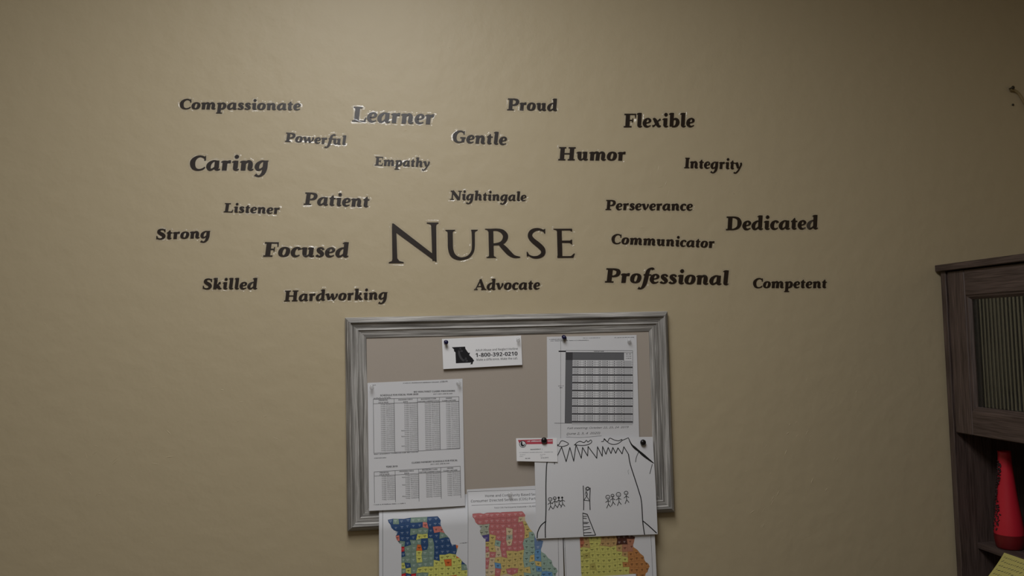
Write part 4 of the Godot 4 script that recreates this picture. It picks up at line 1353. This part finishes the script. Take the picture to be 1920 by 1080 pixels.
func pins() -> void:
	var list := [
		["navy_plastic", 0.1184, 1.4885, 0.0125, Vector2(0.05, -0.05), "navy blue push pin at the left end of the hotline card"],
		["clear_plastic", 0.2843, 1.4905, 0.0125, Vector2(-0.1, -0.1), "clear push pin at the right end of the hotline card"],
		["clear_plastic", -0.0475, 1.3937, 0.0118, Vector2(0.0, -0.1), "clear push pin in the left corner of the claims schedule"],
		["clear_plastic", 0.1440, 1.3969, 0.0118, Vector2(0.25, -0.2), "clear push pin in the right corner of the claims schedule"],
		["navy_plastic", 0.3945, 1.4905, 0.0118, Vector2(-0.45, 0.25), "navy blue push pin leaning in the top of the shaded calendar sheet"],
		["clear_plastic", 0.5475, 1.4790, 0.0118, Vector2(-0.25, 0.4), "clear push pin in the top right of the shaded calendar sheet"],
		["clear_plastic", 0.2550, 1.1430, 0.0165, Vector2(0.1, 0.1), "clear push pin through the heading of the rose red map"],
	]
	for p in list:
		var t := thing("push_pin", p[5], "push pin", Vector3(p[1], p[2], p[3]), "pins on the board")
		var tilt: Vector2 = p[4]
		t.basis = Basis(Vector3.UP, tilt.x) * Basis(Vector3.RIGHT, -tilt.y)
		var st := begin(false)
		lathe(st, [[0.0, 0.002], [0.0042, 0.002], [0.0046, 0.003], [0.0040, 0.0038], [0.0026, 0.0048], [0.0023, 0.0080], [0.0027, 0.0098], [0.0043, 0.0108], [0.0048, 0.0120], [0.0044, 0.0129], [0.0, 0.0131]], 20)
		obj("head", st, p[0], t)
		st = begin(false)
		lathe(st, [[0.0, -0.004], [0.0005, -0.002], [0.0005, 0.003]], 8)
		obj("needle", st, "steel", t)
	for p in [[0.3372, 1.2597, 0.0172, "round black ball pin holding the small red striped card"], [0.5685, 1.2457, 0.0222, "round black ball pin in the corner of the marker drawing"]]:
		var t := thing("push_pin", p[3], "push pin", Vector3(p[0], p[1], p[2]), "pins on the board")
		var st := begin(false)
		lathe(st, [[0.0, 0.001], [0.0034, 0.0012], [0.0058, 0.0028], [0.0068, 0.0052], [0.0064, 0.0078], [0.0044, 0.0098], [0.0018, 0.0106], [0.0, 0.0107]], 24)
		obj("head", st, "black_plastic", t)
		st = begin(false)
		lathe(st, [[0.0, -0.005], [0.0005, -0.003], [0.0005, 0.002]], 8)
		obj("needle", st, "steel", t)


# ---------------------------------------------------------------- things in and near the hutch

func small_things() -> void:
	var up := Transform3D(Basis(Vector3.RIGHT, -PI / 2), Vector3.ZERO)
	var t := thing("red_vase", "tall tapered bright red vase on the open hutch shelf", "vase", Vector3(1.441, 0.9682, 0.092))
	var st := begin(false)
	lathe(st, [[0.0, 0.0], [0.026, 0.0], [0.029, 0.004], [0.0315, 0.020], [0.0318, 0.034]], 32, up)
	obj("base", st, "dark_red", t)
	st = begin(false)
	lathe(st, [[0.0318, 0.034], [0.0312, 0.048], [0.0280, 0.075], [0.0225, 0.115], [0.0180, 0.160], [0.0150, 0.200], [0.0142, 0.222], [0.0150, 0.228], [0.0125, 0.228], [0.0120, 0.200], [0.0, 0.190]], 32, up)
	obj("body", st, "red_gloss", t)
	# band of dark sequins down its wall side
	st = begin(false)
	for k in 260:
		var h := rng.randf_range(0.040, 0.205)
		var r := lerpf(0.0315, 0.0150, clampf((h - 0.040) / 0.165, 0.0, 1.0)) + 0.0006
		var a := PI - 0.30 + rng.randf_range(-0.45, 0.40) - 0.25 * sin(h * 60.0)
		lathe(st, [[0.0016, -0.0006], [0.0016, 0.0004], [0.0, 0.0009]], 6, Transform3D(Basis.looking_at(-Vector3(cos(a), rng.randf_range(-0.3, 0.5), -sin(a))), Vector3(cos(a) * r, h, -sin(a) * r)))
	obj("sequin_band", st, "dark_glitter", t).set_meta("kind", "stuff")
	# paper kept behind the reeded glass
	t = thing("paper_stack", "low pale stack of paper behind the reeded glass of the hutch", "paper stack", Vector3(1.46, 1.2545, 0.06))
	for k in 10:
		st = begin()
		box(st, Vector3(rng.randf_range(-0.004, 0.004), k * 0.0065, rng.randf_range(0, 0.006)), Vector3(0.20 + rng.randf_range(-0.004, 0.004), k * 0.0065 + 0.006, 0.28 + rng.randf_range(0, 0.006)))
		obj("ream", st, "light_ink", t)
	# sticky note hanging off the shelf edge
	var s := Sheet.new()
	t = thing("sticky_note", "yellow handwritten note hanging from the hutch shelf edge", "note", Vector3(1.402, 0.902, 0.085))
	s.node = t
	s.c = [Vector3(1.4045, 0.966, 0.117), Vector3(1.4045, 0.966, 0.193), Vector3(1.390, 0.892, 0.170), Vector3(1.388, 0.892, 0.080)]
	s.w = 76
	s.h = 76
	var grid := begin(false)
	var bend := func(u: float, v: float, d: float) -> Vector3:
		var p := s.c[0].lerp(s.c[1], u).lerp(s.c[3].lerp(s.c[2], u), v) as Vector3
		p.x -= 0.010 * v * v + d
		return p - t.position
	for i in 8:
		for j in 8:
			for d in [0.0, -0.0003]:
				quad(grid, bend.call(i / 8.0, j / 8.0, d), bend.call((i + 1) / 8.0, j / 8.0, d), bend.call((i + 1) / 8.0, (j + 1) / 8.0, d), bend.call(i / 8.0, (j + 1) / 8.0, d), Vector3.LEFT)
	obj("sheet", grid, "yellow_note", t)
	var ink := begin()
	for r in 6:
		var u := 0.08
		while u < 0.9:
			var l := rng.randf_range(0.03, 0.09)
			var v := 0.14 + r * 0.14
			var hgt := rng.randf_range(0.02, 0.06)
			quad(ink, bend.call(u, v, 0.0003), bend.call(u + l, v - hgt, 0.0003), bend.call(u + l, v - hgt + 0.018, 0.0003), bend.call(u, v + 0.018, 0.0003), Vector3.LEFT)
			u += l + 0.03
	obj("handwriting", ink, "mid_ink", t)
	# nail and cord high on the wall
	t = thing("wall_cord", "thin tan cord drooping from a small nail high on the wall", "cord", Vector3(1.595, 2.108, 0.0))
	st = begin(false)
	lathe(st, [[0.0022, -0.01], [0.0022, 0.010], [0.0045, 0.0105], [0.0045, 0.0125], [0.0, 0.013]], 12)
	obj("nail", st, "nail", t)
	st = begin(false)
	var p := []
	for q in catmull([[-0.004, -0.004, 0.0], [0.010, -0.006, 0.0], [0.022, -0.016, 0.0], [0.034, -0.036, 0.0], [0.050, -0.062, 0.0], [0.070, -0.090, 0.0], [0.100, -0.10, 0.0]], 5):
		p.append(Vector3(q[0], q[1], 0.006))
	tube(st, p, 0.0032, 10)
	obj("cord", st, "tan_cord", t)
	st = begin(false)
	lathe(st, [[0.0028, -0.002], [0.0028, 0.002], [0.0, 0.003]], 10, Transform3D(Basis(), Vector3(0.006, -0.042, 0)))
	obj("screw_head", st, "nail", t)
